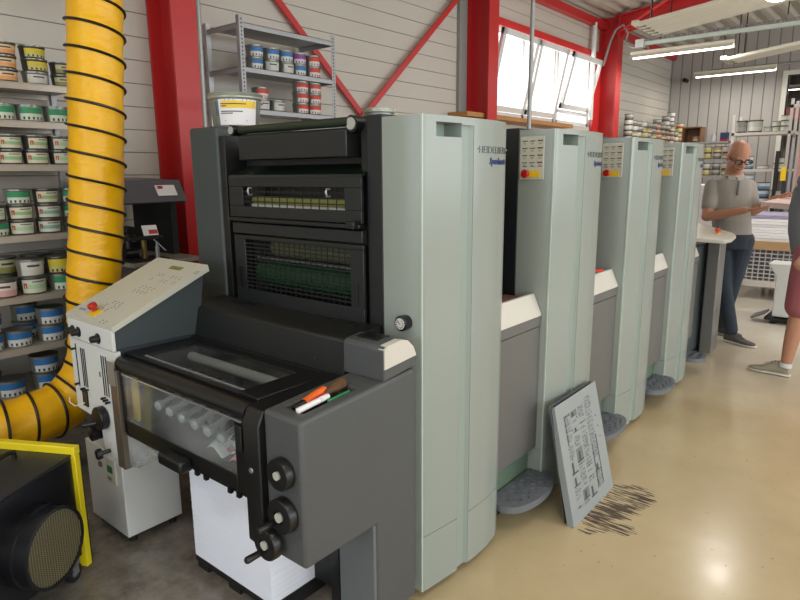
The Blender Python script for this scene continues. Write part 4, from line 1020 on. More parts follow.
tag(MB().cyl((-3.88, 13.45, 3.27), (-3.88, 13.60, 3.27), .04, 14).build('wall_buzzer', BLACK, loc=(-3.88, 13.5, 3.27)), 'small black round fitting on the back wall cladding', 'fitting')
def radiant(x0, y0, W_, z0, L_, label, nb=5):
    t = thing('radiant_panel', label, 'ceiling panel', (x0, y0, z0), 0, 'ribbed ceiling panels', world=True)
    m = MB(); sl_ = .12
    for i in range(nb):
        a = y0+W_*i/nb; b = a+W_/nb
        m.prism([(a, z0), (a+.01, z0-.012), (b-.01, z0-.012), (b, z0), (b, z0+.03), (a, z0+.03)], 'x', x0, x0+L_)
    m.map(lambda v: (v.x, v.y, v.z+(v.x-x0)*sl_)); m.build('ribbed_sheet', LAMPW, t)
    e = MB().box(x0-.06, x0+.02, y0-.02, y0+W_+.02, z0+.0, z0+.05).build('end_header', LAMPW, t, bevel=.006)
    for i in range(nb): MB().tube([(x0-.02, y0+W_*(i+.5)/nb, z0-.005), (x0+.08, y0+W_*(i+.5)/nb, z0-.008)], .016, 8).build('water_pipe', M('pipe_taupe', '#8a8676', .5), t)  # pipe stubs in an even taupe grey
    for xx in (x0+.15, x0+1.4): 
        for yy in (y0+.03, y0+W_-.03): MB().cyl((xx, yy, z0+.02), (xx, yy, roofz(xx)), .008, 6).build('hanger', MBLACK, t)
radiant(-2.78, 7.65, .75, 3.17, 3.6, 'nearer ribbed cream ceiling panel crossing the red rafter')
radiant(-2.35, 9.95, .42, 3.03, 3.6, 'farther narrow cream ceiling panel above the back shelves', 3)
radiant(-4.0, 5.35, .62, 3.45, 2.4, 'cream ceiling panel over the near window column', 5)
# round lamp at the top edge
t = thing('round_lamp', 'round white lamp at the top edge over the ribbed panel', 'ceiling lamp', (-1.33, 7.4, 3.05), world=True)
MB().ball((-1.33, 7.4, 3.19), .11, .11, .06, 24).build('lamp_globe', M('globe', '#ffffff', .3, var=0, emit='#fff8ee', estr=18), t)
MB().cyl((-1.33, 7.4, 3.24), (-1.33, 7.4, roofz(-1.33)), .01, 8).build('hanger', STEEL, t)
ld = bpy.data.lights.new('globe_light', 'AREA'); ld.shape = 'DISK'; ld.size = .26; ld.energy = 22; ld.color = (1, .96, .9)
lo = bpy.data.objects.new('globe_light', ld); COL.objects.link(lo); lo.parent = t; lo.location = (0, 0, .06)

# ================================================================ BACK OF THE HALL
FARM = {}
def farcan(h1, h2, r, h, loc, label, group):
    k_ = (h1, h2, r, h)
    if k_ not in FARM:
        m = MB().mat(CAND).lathe((0, 0, 0), (0, 0, 1), [(0, r*.95), (h*.12, r*.97)], 14)
        m.mat(lab_mat(h1)).lathe((0, 0, h*.12), (0, 0, 1), [(0, r*.97), (h*.38, r*.98)], 14)
        m.mat(lab_mat(h2)).lathe((0, 0, h*.46), (0, 0, 1), [(0, r*.98), (h*.42, r*.99)], 14)
        m.mat(CAND).lathe((0, 0, h*.88), (0, 0, 1), [(0, r*1.03), (h*.11, r*1.04), (h*.12, r*.5)], 14)
        FARM[k_] = m.mesh('ink_can')
    o = bpy.data.objects.new('ink_can', FARM[k_]); COL.objects.link(o); o.location = loc; o.rotation_euler = (0, 0, random.uniform(0, 6))
    return tag(o, label, 'ink can', group)
# wall-side cabinet run whose top carries the stacks
tag(MB().box(-4.17, -3.72, 10.35, 13.45, 0, 2.0).build('storage_cabinet', M('cabinet_grey', '#8c8c88', .5), loc=(-3.95, 11.9, 0), bevel=.005), 'long grey storage cabinet along the left wall under the can stacks', 'cabinet')
pal = {'yellow': ('#cfc06a', '#d8cf9c'), 'white': ('#c9c7c0', '#dcdad2'), 'orange': ('#c9764a', '#d9c0a0'), 'cream': ('#d8cfa8', '#b8a070'), 'grey': ('#7f7a72', '#c0bab0')}
stk = [(10.5, ['white', 'grey', 'white', 'white', 'grey']), (10.73, ['yellow', 'cream', 'white', 'grey']), (10.97, ['cream', 'white', 'grey', 'grey']), (11.2, ['yellow', 'yellow', 'cream', 'white']),
       (11.45, ['white', 'grey', 'cream', 'grey']), (11.7, ['white', 'cream', 'grey', 'grey']), (11.95, ['cream', 'orange', 'orange', 'orange', 'grey']), (12.2, ['grey', 'cream', 'grey', 'grey']),
       (12.45, ['orange', 'white', 'orange', 'grey', 'white', 'grey']), (12.72, ['white', 'orange', 'grey', 'cream', 'grey', 'white', 'white']), (13.0, ['grey', 'white', 'grey']), (13.25, ['orange', 'orange', 'cream', 'yellow', 'orange'])]
for si, (y, ks) in enumerate(stk):
    for i, kd in enumerate(ks):
        farcan(*pal[kd], .072, .085, (-3.85+random.uniform(-.02, .02), y, 2.0+i*.0865), '%s can, %s%s stack from far red column' % (kd, stackpos(i, len(ks)), ORD[si]), 'can stacks on the wall cabinet')
# back shelf with can rows
B1 = thing('back_shelf', 'grey shelf with two rows of cans left of the standing man', 'shelf', (-2.9, 12.3, 0), world=True)
for z in (.6, 1.1, 1.435, 1.715, 2.01): MB().box(-3.75, -2.62, 12.0, 12.45, z-.03, z).build('shelf_board', ZINC, B1)
for x in (-3.75, -2.66):
    for y in (12.0, 12.41): MB().box(x, x+.04, y, y+.04, 0, 2.01).build('post', ZINC, B1)
for zi, z in enumerate((1.435, 1.715)):
    for ci in range(7):
        for i in range(2):
            kd = random.choice(('yellow', 'cream', 'grey', 'white'))
            farcan(*pal[kd], .070, .105, (-3.62+ci*.155, 12.1, z+.001+i*.1065), '%s can, %s %s in %s row of back shelf' % (kd, 'upper' if i else 'lower', ORD[ci]+' from the left', 'upper' if zi else 'lower'), 'cans in the back shelf')
wb = thing('wooden_box', 'open wooden box of cans on the back shelf', 'box', (-3.3, 12.25, 2.01), world=True)
MB().box(-3.46, -3.14, 12.1, 12.4, 2.01, 2.025).box(-3.46, -3.14, 12.1, 12.4, 2.26, 2.28).box(-3.46, -3.44, 12.1, 12.4, 2.025, 2.26).box(-3.16, -3.14, 12.1, 12.4, 2.025, 2.26).box(-3.44, -3.16, 12.38, 12.4, 2.025, 2.26).build('box_boards', M('box_wood', '#8a6247', .6, var=.2), wb)
farcan(*pal['cream'], .06, .1, (-3.24, 12.2, 2.026), 'cream can inside the open wooden box', 'cans in the wooden box')
tag(MB().lathe((-2.93, 12.1, 2.01), (0, 0, 1), [(0, .04), (.10, .04), (.13, .02), (.16, .02)], 12).build('white_bottle', WHITEP, loc=(-2.93, 12.1, 2.01)), 'small white bottle on the back shelf beside the blue tin', 'bottle')
t = MB().mat(BLUET).box(-2.82, -2.70, 12.08, 12.18, 2.05, 2.16).mat(REDB).box(-2.82, -2.70, 12.08, 12.18, 2.01, 2.05).build('blue_tin', None, loc=(-2.76, 12.1, 2.01))
tag(t, 'blue and red tin on the back shelf', 'tin')
# white racking
RW = M('rack_white', '#cfcbc4', .5, var=.04)
R2 = thing('white_rack', 'white steel rack with drums and cans behind the standing man', 'shelf', (-1.85, 10.1, 0), world=True)
for z in (.5, 1.03, 1.53, 2.03): MB().box(-2.19, -1.42, 10.0, 10.45, z-.035, z).build('shelf_board', RW, R2)
for x in (-2.19, -1.50):
    for y in (10.0, 10.42): MB().box(x, x+.035, y, y+.03, 0, 2.45 if x > -2 else 2.28).build('post', RW, R2)
MB().box(-1.50, -1.0, 10.0, 10.03, 2.33, 2.37).box(-1.38, -1.35, 10.0, 10.03, 0, 2.4).build('cross_bar', RW, R2)
BW = {'blue': ('#5f8fb4', '#cfd8de'), 'pale': ('#c5c8be', '#b7bcae'), 'steel': ('#a09f9a', '#8f908c'), 'white': ('#d6d6d4', '#c9cbcb')}
R2G = 'containers on the white rack'
for x, r, h, kd, lbl in ((-2.09, .07, .17, 'steel', 'tall grey drum at the left end of the rack top shelf'), (-1.92, .09, .17, 'pale', 'wide pale drum second on the rack top shelf')):
    farcan(*BW[kd], r, h, (x, 10.12, 2.031), lbl, R2G)
for x, z, lbl in ((-1.76, 0, 'single pale can'), (-1.66, 0, 'lower pale can of the middle pair'), (-1.66, 1, 'upper pale can of the middle pair'), (-1.565, 0, 'bottom pale can of the right stack'), (-1.565, 1, 'middle pale can of the right stack'), (-1.565, 2, 'top pale can of the right stack')):
    farcan(*BW['pale'], .05, .07, (x, 10.12, 2.031+z*.0715), lbl+' on the rack top shelf', R2G)
for x, z, kd, r, h, lbl in ((-1.96, 0, 'blue', .065, .09, 'lower blue white tub'), (-1.96, 1, 'blue', .06, .09, 'upper blue white tub'), (-1.77, 0, 'white', .075, .05, 'low wide bowl'), (-1.58, 0, 'pale', .07, .075, 'lower pale can at right'), (-1.58, 1, 'pale', .06, .075, 'upper pale can at right')):
    farcan(*BW[kd], r, h, (x, 10.12, 1.531+z*(h+.001)), lbl+' on the rack middle shelf', R2G)
for si, (x, n) in enumerate(((-1.95, 4), (-1.74, 3), (-1.57, 2))):
    for i in range(n): farcan(*BW['blue' if si < 2 else 'pale'], .078, .105, (x, 10.12, 1.031+i*.1065), '%s can, %s%s stack from left on rack lower shelf' % ('blue white' if si < 2 else 'pale', stackpos(i, n), ORD[si]), R2G)
# salmon partition and leaning tools at the right
struct(MB().box(-1.28, -.2, 9.5, 9.6, 0, 2.35).build('wall_partition', M('salmon_board', '#b98a80', .6)))
tag(MB().box(-1.50, -1.46, 9.3, 9.35, 0, 1.75).build('dark_post', MBLACK, loc=(-1.48, 9.3, 0)), 'dark upright profile beside the salmon partition', 'post')
tag(MB().box(-1.40, -1.36, 9.3, 9.35, 0, 1.55).build('leaning_profile', M('dark_blue_grey', '#30343c', .5), loc=(-1.38, 9.3, 0)), 'shorter dark profile next to the salmon partition', 'post')
tag(MB().box(-1.33, -1.30, 9.25, 9.28, 0, 1.9).build('steel_bar', STEEL, loc=(-1.31, 9.25, 0)), 'thin steel bar standing by the salmon partition', 'bar')
tag(MB().box(-1.42, -1.36, 9.27, 9.30, 1.38, 1.55).build('warning_tag', YEL, loc=(-1.39, 9.26, 1.38)), 'yellow tag on the shorter dark profile', 'tag')
# lamp and beam in the next hall
struct(tag(MB().box(-2.5, 1.2, BY+2.6, BY+2.7, 2.6, 2.85).build('far_beam', M('far_red', '#8a3f3c', .6), loc=(-.5, BY+2.6, 2.6)), 'dull red beam in the next hall seen through the opening', 'beam'))
t = batten(-2.5, -1.1, BY+1.9, 3.15, 'lit lamp in the next hall seen through the opening')

# paper stacks and trolley behind the man
def pstack(x0, x1, y0, y1, z0, z1, label, mat=PAPER, n=8):
    m = MB()
    for i in range(n):
        a = z0+(z1-z0)*i/n; j = random.uniform(-.012, .012)
        m.box(x0+j, x1+j, y0-j, y1, a, a+(z1-z0)/n-.003)
    return tag(m.build('paper_stack', mat, loc=((x0+x1)/2, (y0+y1)/2, z0)), label, 'paper stack', 'paper stacks behind the man')
Tb = thing('wire_pallet_cage', 'grey wire mesh pallet cage carrying a wooden board and paper', 'pallet cage', (-.9, 8.6, 0), world=True)
x0, x1, y0, y1 = -1.75, .6, 8.3, 9.2
g = MB()
for i in range(40): xx = x0+(x1-x0)*i/39; g.box(xx-.006, xx+.006, y0, y0+.006, .22, .60)
for i in range(9): zz = .22+i*.0475; g.box(x0, x1, y0-.004, y0+.002, zz-.006, zz+.006)
g.build('mesh_side', M('cage_wire', '#c9c9c9', .4, .2), Tb)
MB().box(x0, x1, y0-.02, y0+.03, .16, .23).box(x0, x1, y1-.05, y1, .16, .23).box(x0, x1, y0, y1, .18, .2).build('base_frame', RW, Tb)
for x in (x0, x1-.06):
    for y in (y0, y1-.06): MB().box(x, x+.06, y, y+.06, 0, .16).build('foot', RW, Tb)
MB().box(x0, x1, y0+.25, y0+.26, .2, .58).build('cage_back', M('grey_contents', '#77757a', .7), Tb)
tag(MB().box(-1.8, .65, 8.22, 9.25, .60, .70).build('wooden_board', WOOD2, loc=(-.6, 8.7, .6), bevel=.004), 'thick wooden board lying on the wire cage under the paper', 'board')
pstack(-1.62, -.9, 8.3, 9.1, .70, .955, 'lower white paper stack on the wooden board behind the man')
pstack(-1.64, -.9, 8.34, 9.1, .958, 1.00, 'lilac printed layer on the white paper stack', LILAC, 3)
pstack(-.86, .4, 8.3, 9.1, .70, 1.03, 'white paper stack on the wooden board at the right edge')
pstack(-2.4, -1.6, 7.3, 8.1, .15, .80, 'tall white ream stack, lower part, left of the man behind the console')
pstack(-2.38, -1.62, 7.33, 8.1, .803, 1.13, 'white ream stack in the middle of the pile left of the man', PAPER, 5)
pstack(-2.36, -1.64, 7.31, 8.1, 1.133, 1.36, 'topmost white reams of the pile left of the man', PAPER, 3)
m = MB().box(-2.45, -1.58, 7.28, 8.12, .11, .15)
for x in (-2.43, -2.07, -1.69): m.box(x, x+.1, 7.28, 8.12, 0, .11)
tag(m.build('wood_pallet', WOOD2, loc=(-2.0, 7.7, 0)), 'wooden pallet under the pile of reams left of the man', 'pallet')
# sheets being held
m = MB(); v8 = [(-1.01, 5.84), (-.36, 5.60), (-.18, 6.02), (-.82, 6.24)]
m.prism(v8, 'z', 1.205, 1.25).map(lambda v: (v.x, v.y, v.z+(v.y-5.8)*.12))
tag(m.build('held_paper', PINKP, loc=(-.65, 5.95, 1.22)), 'thick wad of pinkish white sheets held by the man in the polo shirt', 'paper')
m = MB().prism([(-1.02, 6.33), (-.2, 6.10), (-.1, 6.6), (-.9, 6.75)], 'z', .90, 1.09)
# delivery table they lean over
Tt = thing('lift_table', 'white pedestal lift table with black base plate between the two people', 'table', (-.72, 7.15, 0), world=True)
MB().prism([(-1.02, .0), (-1.02, .48), (-1.10, .60), (-.35, .60), (-.42, .48), (-.42, 0)], 'y', 7.05, 7.35).map(lambda v: (v.x, v.y, max(v.z, .07))).build('pedestal', WHITEP, Tt, bevel=.01)
MB().box(-1.08, -.3, 7.02, 7.45, .035, .06).build('base_plate', MBLACK, Tt, bevel=.004)
MB().obox((-1.13, 7.1, .075), (1, 0, .5), (0, 1, 0), (-.5, 0, 1), .14, .22, .02).build('foot_pedal', TREAD, Tt)
for x in (-1.0, -.45):
    for y in (7.05, 7.38): MB().cyl((x-.02, y, .03), (x+.02, y, .03), .03, 12).build('castor', RUBBER, Tt)

# ================================================================ PEOPLE
def capsule(mb, p0, p1, r0, r1, n=14):
    p0 = Vector(p0); p1 = Vector(p1); d, u, w_ = mb.frame(p1-p0)
    rings = []
    for k in range(1, 5): a = PI/2*k/5; rings.append(mb.ring(p0-d*(r0*math.cos(a)), u, w_, r0*math.sin(a), n))
    rings.append(mb.ring(p0, u, w_, r0, n)); rings.append(mb.ring(p0.lerp(p1, .5), u, w_, (r0+r1)/2*1.03, n)); rings.append(mb.ring(p1, u, w_, r1, n))
    for k in range(4, 0, -1): a = PI/2*k/5; rings.append(mb.ring(p1+d*(r1*math.cos(a)), u, w_, r1*math.sin(a), n))
    mb.loft(rings)
def torso(mb, secs, n=24):
    """secs: (centre, side vec, front vec, half width, half depth)"""
    mb.loft([[Vector(c)+sv*(math.copysign(abs(math.cos(2*PI*i/n))**.85, math.cos(2*PI*i/n))*hw)+fv*(math.copysign(abs(math.sin(2*PI*i/n))**.85, math.sin(2*PI*i/n))*hd) for i in range(n)] for c, sv, fv, hw, hd in secs])
def remesh(mb, name, mat, parent, vox, smooth=4, label=None):
    off = parent.location
    for v in mb.bm.verts: v.co -= off
    me = mb.mesh(name, mat); o = bpy.data.objects.new('tmp', me); COL.objects.link(o)
    r = o.modifiers.new('r', 'REMESH'); r.mode = 'VOXEL'; r.voxel_size = vox; r.use_smooth_shade = True
    s_ = o.modifiers.new('s', 'SMOOTH'); s_.factor = .5; s_.iterations = smooth
    dg = bpy.context.evaluated_depsgraph_get(); me2 = bpy.data.meshes.new_from_object(o.evaluated_get(dg))
    bpy.data.objects.remove(o)
    me2.materials.clear(); me2.materials.append(mat)
    for p_ in me2.polygons: p_.use_smooth = True
    o2 = bpy.data.objects.new(name, me2); COL.objects.link(o2); o2.parent = parent
    if label: o2['label'] = label
    return o2
def hand(mb, wrist, fwd, palmn, side, s=1.0, curl=.4):
    """fwd: direction of fingers, palmn: palm facing normal, side: +1/-1 thumb side along fwd x palmn"""
    f = Vector(fwd).normalized(); pn = Vector(palmn).normalized(); sd_ = f.cross(pn).normalized()*side; pn = sd_.cross(f).normalized() if side > 0 else f.cross(sd_).normalized()
    w_ = Vector(wrist)
    for k in (-1, -.33, .33, 1): capsule(mb, w_, w_+f*.085*s+sd_*(k*.027*s), .017*s, .012*s, 8)
    for k, L in ((-1.05, .062), (-.35, .074), (.35, .08), (1.05, .07)):
        b = w_+f*.088*s+sd_*(k*.027*s); d1 = (f+pn*.25*curl).normalized(); d2 = (f+pn*curl*1.2).normalized()
        m1 = b+d1*L*.5*s; capsule(mb, b, m1, .0095*s, .009*s, 8); capsule(mb, m1, m1+d2*L*.5*s, .009*s, .0075*s, 8)
    tb = w_+f*.025*s+sd_*.028*s; t1 = tb+(f*.6+sd_*.8+pn*.2).normalized()*.045*s; t2 = t1+(f*.9+sd_*.25+pn*.4).normalized()*.035*s
    capsule(mb, tb, t1, .014*s, .011*s, 8); capsule(mb, t1, t2, .011*s, .009*s, 8)
def head(mb, c, face, up, neck, ear=True, s=1.0):
    """c = centre of the head"""
    F_ = Vector(face).normalized(); U_ = Vector(up).normalized(); S_ = F_.cross(U_).normalized(); U_ = S_.cross(F_).normalized()
    Rm = Matrix((S_, F_, U_)).transposed()
    def L(x, y, z): return Vector(c)+S_*(x*s)+F_*(y*s)+U_*(z*s)
    mb.ball(L(0, -.012, .03), .076*s, .096*s, .092*s, 24, Rm)           # cranium
    mb.ball(L(0, .022, -.035), .060*s, .068*s, .080*s, 20, Rm)          # face
    mb.ball(L(0, .045, -.088), .034*s, .034*s, .028*s, 14, Rm)          # chin
    for q in (-1, 1):
        mb.ball(L(q*.038, .055, -.03), .024*s, .022*s, .024*s, 12, Rm)  # cheeks
        mb.ball(L(q*.03, .078, .018), .026*s, .012*s, .008*s, 12, Rm)   # brow
        if ear: mb.ball(L(q*.078, -.005, -.008), .010*s, .02*s, .033*s, 12, Rm)
    capsule(mb, L(0, .086, .008), L(0, .106, -.026), .009*s, .013*s, 10)  # nose
    for q in (-1, 1): mb.ball(L(q*.011, .098, -.03), .008*s, .01*s, .008*s, 8, Rm)
    mb.ball(L(0, .084, -.054), .024*s, .011*s, .005*s, 12, Rm); mb.ball(L(0, .083, -.064), .021*s, .011*s, .006*s, 12, Rm)   # lips
    capsule(mb, Vector(neck), L(0, -.02, -.05), .062*s, .056*s, 16)
    return L, Rm
def face_parts(L, Rm, P, s=1.0):
    off = P.location
    e = MB()
    for q in (-1, 1): e.mat(M('eye_white', '#d9d2cb', .3, var=0)).ball(L(q*.031, .074, .0)-off, .012*s, .009*s, .007*s, 12, Rm); e.mat(M('iris', '#3a2a20', .3, var=0)).ball(L(q*.031, .0815, -.001)-off, .0045*s, .003*s, .0045*s, 8, Rm)
    e.build('eyes').parent = P
    b = MB()
    for q in (-1, 1): b.ball(L(q*.032, .088, .021)-off, .017*s, .004*s, .003*s, 10, Rm)
    b.build('eyebrows', M('grey_hair', '#6c645c', .8)).parent = P
    l = MB(); l.ball(L(0, .094, -.058)-off, .019*s, .003*s, .0035*s, 12, Rm); l.build('lips', M('lips', '#96584c', .5)).parent = P
def shoe(P, heel, toe, mat, name='shoe', ankle=None, h=.088, w_=.046):
    off = P.location; a = Vector(heel)-off; b = Vector(toe)-off; d = (b-a); Ls = d.length; d.normalize(); up = Vector((0, 0, 1)); sd_ = d.cross(up).normalized(); up = sd_.cross(d).normalized()
    def ring(t, hw, z0, z1, n=16): c_ = a+d*(t*Ls)+up*((z0+z1)/2); return [c_+sd_*(math.cos(2*PI*i/n)*hw)+up*(math.sin(2*PI*i/n)*(z1-z0)/2) for i in range(n)]
    m = MB(); m.loft([ring(t, q, .012, z) for t, q, z in ((0, .018, .05), (.03, .032, h), (.15, .036, h+.012), (.3, .037, h+.012), (.45, .041, h-.008), (.62, .046, .058), (.8, .045, .046), (.93, .034, .04), (1.0, .012, .028))])
    o = m.build(name, mat); o.parent = P
    m = MB(); m.loft([ring(t, q, .0, z) for t, q, z in ((-.015, .022, .022), (.05, .036, .026), (.3, .037, .024), (.62, .049, .022), (.85, .046, .022), (.97, .03, .024), (1.02, .012, .024))])
    s_ = m.build('sole', SOLE); s_.parent = o
    lc = MB()
    for k in range(4): t = .38+k*.075; c_ = a+d*(t*Ls)+up*(h+.006-k*.010); lc.tube([c_-sd_*.024-up*.008, c_+up*.002, c_+sd_*.024-up*.008], .003, 6)
    l_ = lc.build('laces', M('laces_'+mat.name, '#8c867c' if mat == SHOE2 else '#2c2825', .8)); l_.parent = o
    return o

# --- man in grey polo
P1 = thing('person', 'bald man with glasses, grey polo shirt and jeans, holding a wad of sheets', 'person', (-1.22, 6.05, 0))
fv = Vector((.62, -.55, 0)).normalized(); sv = Vector((fv.y, -fv.x, 0)).normalized()   # sv: to his right? choose image-left
if sv.x > 0: sv = -sv
hipc = Vector((-1.25, 6.08, .93)); chest = Vector((-1.285, 6.06, 1.30)); 
shR = Vector((-1.425, 6.0, 1.375)); shL = Vector((-1.17, 6.14, 1.37)); neckb = Vector((-1.28, 6.06, 1.46))
sv = (shR-shL).normalized(); sv.z = 0; sv.normalize(); fv = Vector((0, 0, 1)).cross(sv).normalized()
if fv.y > 0: fv = -fv
elR = Vector((-1.41, 5.84, 1.12)); wrR = Vector((-1.11, 5.80, 1.185)); elL = Vector((-1.10, 6.10, 1.16)); wrL = Vector((-.93, 6.06, 1.285))
hR = Vector((-1.34, 6.05, .90)); hL = Vector((-1.17, 6.13, .90)); kR = Vector((-1.27, 6.03, .49)); kL = Vector((-1.22, 6.13, .49))
aR = Vector((-1.165, 6.00, .10)); aL = Vector((-1.30, 6.24, .10))
hc = Vector((-1.24, 5.99, 1.622)); fdir = Vector((.50, -.66, -.45)); hup = Vector((.25, -.33, 1))
b = MB()
torso(b, [(hipc+Vector((0, 0, -.06)), sv, fv, .14, .10), (hipc+Vector((0, 0, .05)), sv, fv, .14, .105), (Vector((-1.265, 6.06, 1.10)), sv, fv, .14, .105), (Vector((-1.28, 6.06, 1.25)), sv, fv, .145, .105), (Vector((-1.28, 6.06, 1.37)), sv, fv, .15, .095), (Vector((-1.28, 6.06, 1.42)), sv, fv, .10, .07), (neckb+Vector((0, 0, .02)), sv, fv, .065, .06)])
capsule(b, shR, elR, .052, .042); capsule(b, elR, wrR, .043, .028); capsule(b, shL, elL, .05, .04); capsule(b, elL, wrL, .04, .027)
hand(b, wrR, (1, .05, .12), (0, .1, 1), -1, 1.0, .35); hand(b, wrL, (.85, -.1, .35), (0, -.1, -1), 1, 1.0, .5)
for h_, k_, a_ in ((hR, kR, aR), (hL, kL, aL)): capsule(b, h_, k_, .082, .056); capsule(b, k_, a_, .054, .036)
L, Rm = head(b, hc, fdir, hup, neckb-Vector((0, 0, .02)), True, 1.1)
remesh(b, 'body', SKIN, P1, .0065, 3)
face_parts(L, Rm, P1, 1.1)
off = P1.location
gm = MB()
for q in (-1, 1):
    pts = [L(q*.036+.028*math.cos(2*PI*i/20), .104-.006*abs(math.cos(2*PI*i/20)), .004+.019*math.sin(2*PI*i/20))-off for i in range(21)]
    gm.tube(pts, .0042, 6); gm.tube([L(q*.062, .098, .008)-off, L(q*.076, .06, .008)-off, L(q*.080, -.005, .004)-off], .0025, 6)
gm.tube([L(-.01, .106, .008)-off, L(.01, .106, .008)-off], .004, 6)
gm.build('glasses', BLACK).parent = P1
s_ = MB()   # polo
torso(s_, [(hipc+Vector((0, 0, .03)), sv, fv, .155, .125), (Vector((-1.262, 6.06, 1.08)), sv, fv, .155, .13), (Vector((-1.28, 6.06, 1.25)), sv, fv, .158, .125), (Vector((-1.28, 6.06, 1.36)), sv, fv, .158, .115), (Vector((-1.28, 6.06, 1.43)), sv, fv, .138, .095), (neckb+Vector((0, 0, -.005)), sv, fv, .074, .068)])
capsule(s_, shR, shR.lerp(elR, .66), .066, .06); capsule(s_, shL, shL.lerp(elL, .66), .064, .058)
po = remesh(s_, 'polo_shirt', POLO, P1, .009, 4)
cl = MB(); nb_ = neckb+Vector((.0, 0, .012)); ringp = [nb_+sv*(math.cos(a)*.072)+fv*(math.sin(a)*.068)+Vector((0, 0, -.018*math.sin(a)))-off for a in [2*PI*i/24 for i in range(25)]]
cl.tube(ringp, .012, 8)
for q in (-1, 1): cl.obox(nb_+fv*.082+sv*(q*.036)+Vector((0, 0, -.030))-off, (sv*q+fv*-.3+Vector((0, 0, .15))), fv+Vector((0, 0, .7)), Vector((0, 0, 1))-fv*.7, .058, .008, .036)
cl.build('collar', M('collar_grey', '#a8a39b', .85)).parent = po
pk = MB(); pk.obox(chest+fv*.126+sv*-.012+Vector((0, 0, .06))-off, sv, fv, (0, 0, 1), .014, .006, .12); pk.build('placket', M('polo_dark', '#5f5b57', .9)).parent = po
j = MB()
torso(j, [(hipc+Vector((0, 0, -.10)), sv, fv, .15, .11), (hipc+Vector((0, 0, -.02)), sv, fv, .15, .12), (hipc+Vector((0, 0, .06)), sv, fv, .145, .115)])
for h_, k_, a_ in ((hR, kR, aR), (hL, kL, aL)): capsule(j, h_, k_, .096, .07); capsule(j, k_, a_+Vector((0, 0, .02)), .07, .056)
remesh(j, 'jeans', JEANS, P1, .009, 3)
shoe(P1, (-1.215, 6.02, 0), (-.95, 5.93, 0), SHOE); shoe(P1, (-1.36, 6.27, 0), (-1.11, 6.20, 0), SHOE)

# --- person at the right edge, walking
P2 = thing('person', 'person in maroon shorts and grey shirt at the right edge, mostly cut off', 'person', (-.5, 5.3, 0))
fv2 = Vector((-.95, .3, 0)).normalized(); sv2 = Vector((.3, .95, 0)).normalized()
hip2 = Vector((-.53, 5.3, .95)); nk2 = Vector((-.55, 5.3, 1.50)); shN = nk2-sv2*.20+Vector((0, 0, -.07)); shF = nk2+sv2*.20+Vector((0, 0, -.07))
aN = Vector((-.625, 5.2, .10)); kN = Vector((-.585, 5.2, .50)); hN = hip2-sv2*.09; hF = hip2+sv2*.09; kF = Vector((-.42, 5.42, .50)); aF = Vector((-.22, 5.46, .13))
elN = Vector((-.40, 5.02, 1.17)); wN = Vector((-.52, 4.98, .98)); elF = Vector((-.52, 5.58, 1.20)); wF = Vector((-.62, 5.62, 1.26))
b = MB()
torso(b, [(hip2+Vector((0, 0, -.06)), sv2, fv2, .155, .11), (hip2+Vector((0, 0, .08)), sv2, fv2, .15, .12), (hip2+Vector((0, 0, .28)), sv2, fv2, .16, .12), (hip2+Vector((-.02, 0, .43)), sv2, fv2, .175, .105), (nk2+Vector((0, 0, -.06)), sv2, fv2, .12, .075), (nk2, sv2, fv2, .065, .06)])
for h_, k_, a_ in ((hN, kN, aN), (hF, kF, aF)): capsule(b, h_, k_, .085, .057); capsule(b, k_, k_.lerp(a_, .35), .053, .056); capsule(b, k_.lerp(a_, .35), a_, .056, .036)
for s0, e0, w0 in ((shN, elN, wN), (shF, elF, wF)): capsule(b, s0, e0, .052, .042); capsule(b, e0, w0, .042, .028); hand(b, w0, (w0-e0), (0, 1 if s0 is shN else -1, 0), 1, 1, .5)
L, Rm = head(b, nk2+Vector((-.03, 0, .17)), (-1, .2, -.25), (0, 0, 1), nk2-Vector((0, 0, .02)))
remesh(b, 'body', SKIN, P2, .0075, 3); face_parts(L, Rm, P2)
hr = MB(); hr.ball(L(0, -.02, .045)-P2.location, .083, .100, .088, 20, Rm); hr.build('hair', M('brown_hair', '#4a382b', .8)).parent = P2
s_ = MB()
torso(s_, [(hip2+Vector((0, 0, -.02)), sv2, fv2, .175, .15), (hip2+Vector((-.02, 0, .12)), sv2, fv2, .175, .165), (hip2+Vector((-.03, 0, .28)), sv2, fv2, .18, .165), (hip2+Vector((-.03, 0, .43)), sv2, fv2, .19, .14), (nk2+Vector((0, 0, -.05)), sv2, fv2, .13, .09), (nk2+Vector((0, 0, .01)), sv2, fv2, .078, .07)])
capsule(s_, shN, shN.lerp(elN, .6), .07, .062); capsule(s_, shF, shF.lerp(elF, .6), .07, .062)
remesh(s_, 'shirt', M('slate_shirt', '#6b6d74', .85, var=.05), P2, .01, 3)
j = MB()
torso(j, [(hip2+Vector((0, 0, -.12)), sv2, fv2, .165, .13), (hip2+Vector((0, 0, 0)), sv2, fv2, .17, .135), (hip2+Vector((0, 0, .06)), sv2, fv2, .165, .13)])
capsule(j, hN, hN.lerp(kN, .90), .105, .098); capsule(j, hF, hF.lerp(kF, .90), .105, .098)
remesh(j, 'shorts', SHORTS, P2, .01, 2)
for a_, k_ in ((aN, kN), (aF, kF)):
    d_ = (k_-a_).normalized(); m = MB(); m.cyl(a_-d_*.02-P2.location, a_+d_*.012-P2.location, .043, 16, .041); m.build('sock', SOCK).parent = P2
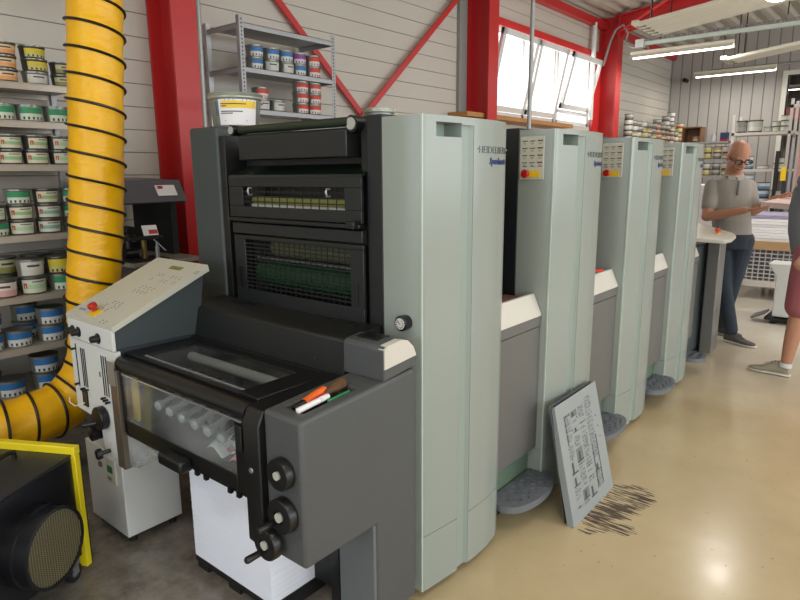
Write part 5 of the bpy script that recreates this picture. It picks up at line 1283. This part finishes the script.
shoe(P2, (-.595, 5.22, 0), (-.875, 5.26, .0), SHOE2, h=.10, w_=.05); shoe(P2, (-.17, 5.46, .05), (-.45, 5.50, 0), SHOE2)

# ================================================================ LIGHT
wd = bpy.data.worlds.new('World'); S.world = wd; wd.use_nodes = True
bg = wd.node_tree.nodes['Background']; bg.inputs[0].default_value = (.90, .95, 1.0, 1); bg.inputs[1].default_value = 2.6
def area(name, loc, rot, sx, sy, e, col):
    ld = bpy.data.lights.new(name, 'AREA'); ld.shape = 'RECTANGLE'; ld.size = sx; ld.size_y = sy; ld.energy = e; ld.color = col
    o = bpy.data.objects.new(name, ld); COL.objects.link(o); o.location = loc; o.rotation_euler = rot; return o
for i, y in enumerate(ys): area('daylight_right_%d' % i, (RX+.25, y+1.45, 2.15), (0, PI/2, 0), 2.2, 2.8, 135, (.93, .97, 1))  # area lamps added outside the unseen openings to stand for daylight
area('daylight_front', (-1.0, FY-.25, 2.0), (PI/2, 0, 0), 3.6, 2.6, 60, (.84, .92, 1))
area('daylight_front_b', (4.1, FY-.25, 2.0), (PI/2, 0, 0), 3.6, 2.6, 50, (.93, .96, 1))
area('daylight_left', (WX-.35, 8.2, 2.75), (0, -PI/2, 0), 1.0, 3.0, 90, (1, .98, .95))

# ================================================================ CAMERA
cam = bpy.data.cameras.new('camera'); co = bpy.data.objects.new('camera', cam); COL.objects.link(co)
U = Vector((.7691, -.1218, .6274)); V = Vector((.6391, .1579, -.7528)); Wz = Vector((-.0075, .9799, .1993))
Rw = Matrix((U, V, Wz)); Q = Rw.to_quaternion(); Q.normalize()
co.matrix_world = Matrix.Translation((0, 0, 1.5)) @ Q.to_matrix().to_4x4()
cam.sensor_width = 36; cam.lens = 620/800*36; cam.clip_start = .02; cam.clip_end = 300
S.camera = co
for o in bpy.data.objects:
    if '_w' in o.keys(): del o['_w']
S.view_settings.view_transform = 'Standard'; S.view_settings.look = 'None'; S.view_settings.exposure = -.45; S.view_settings.gamma = 1
S.view_settings.use_curve_mapping = False
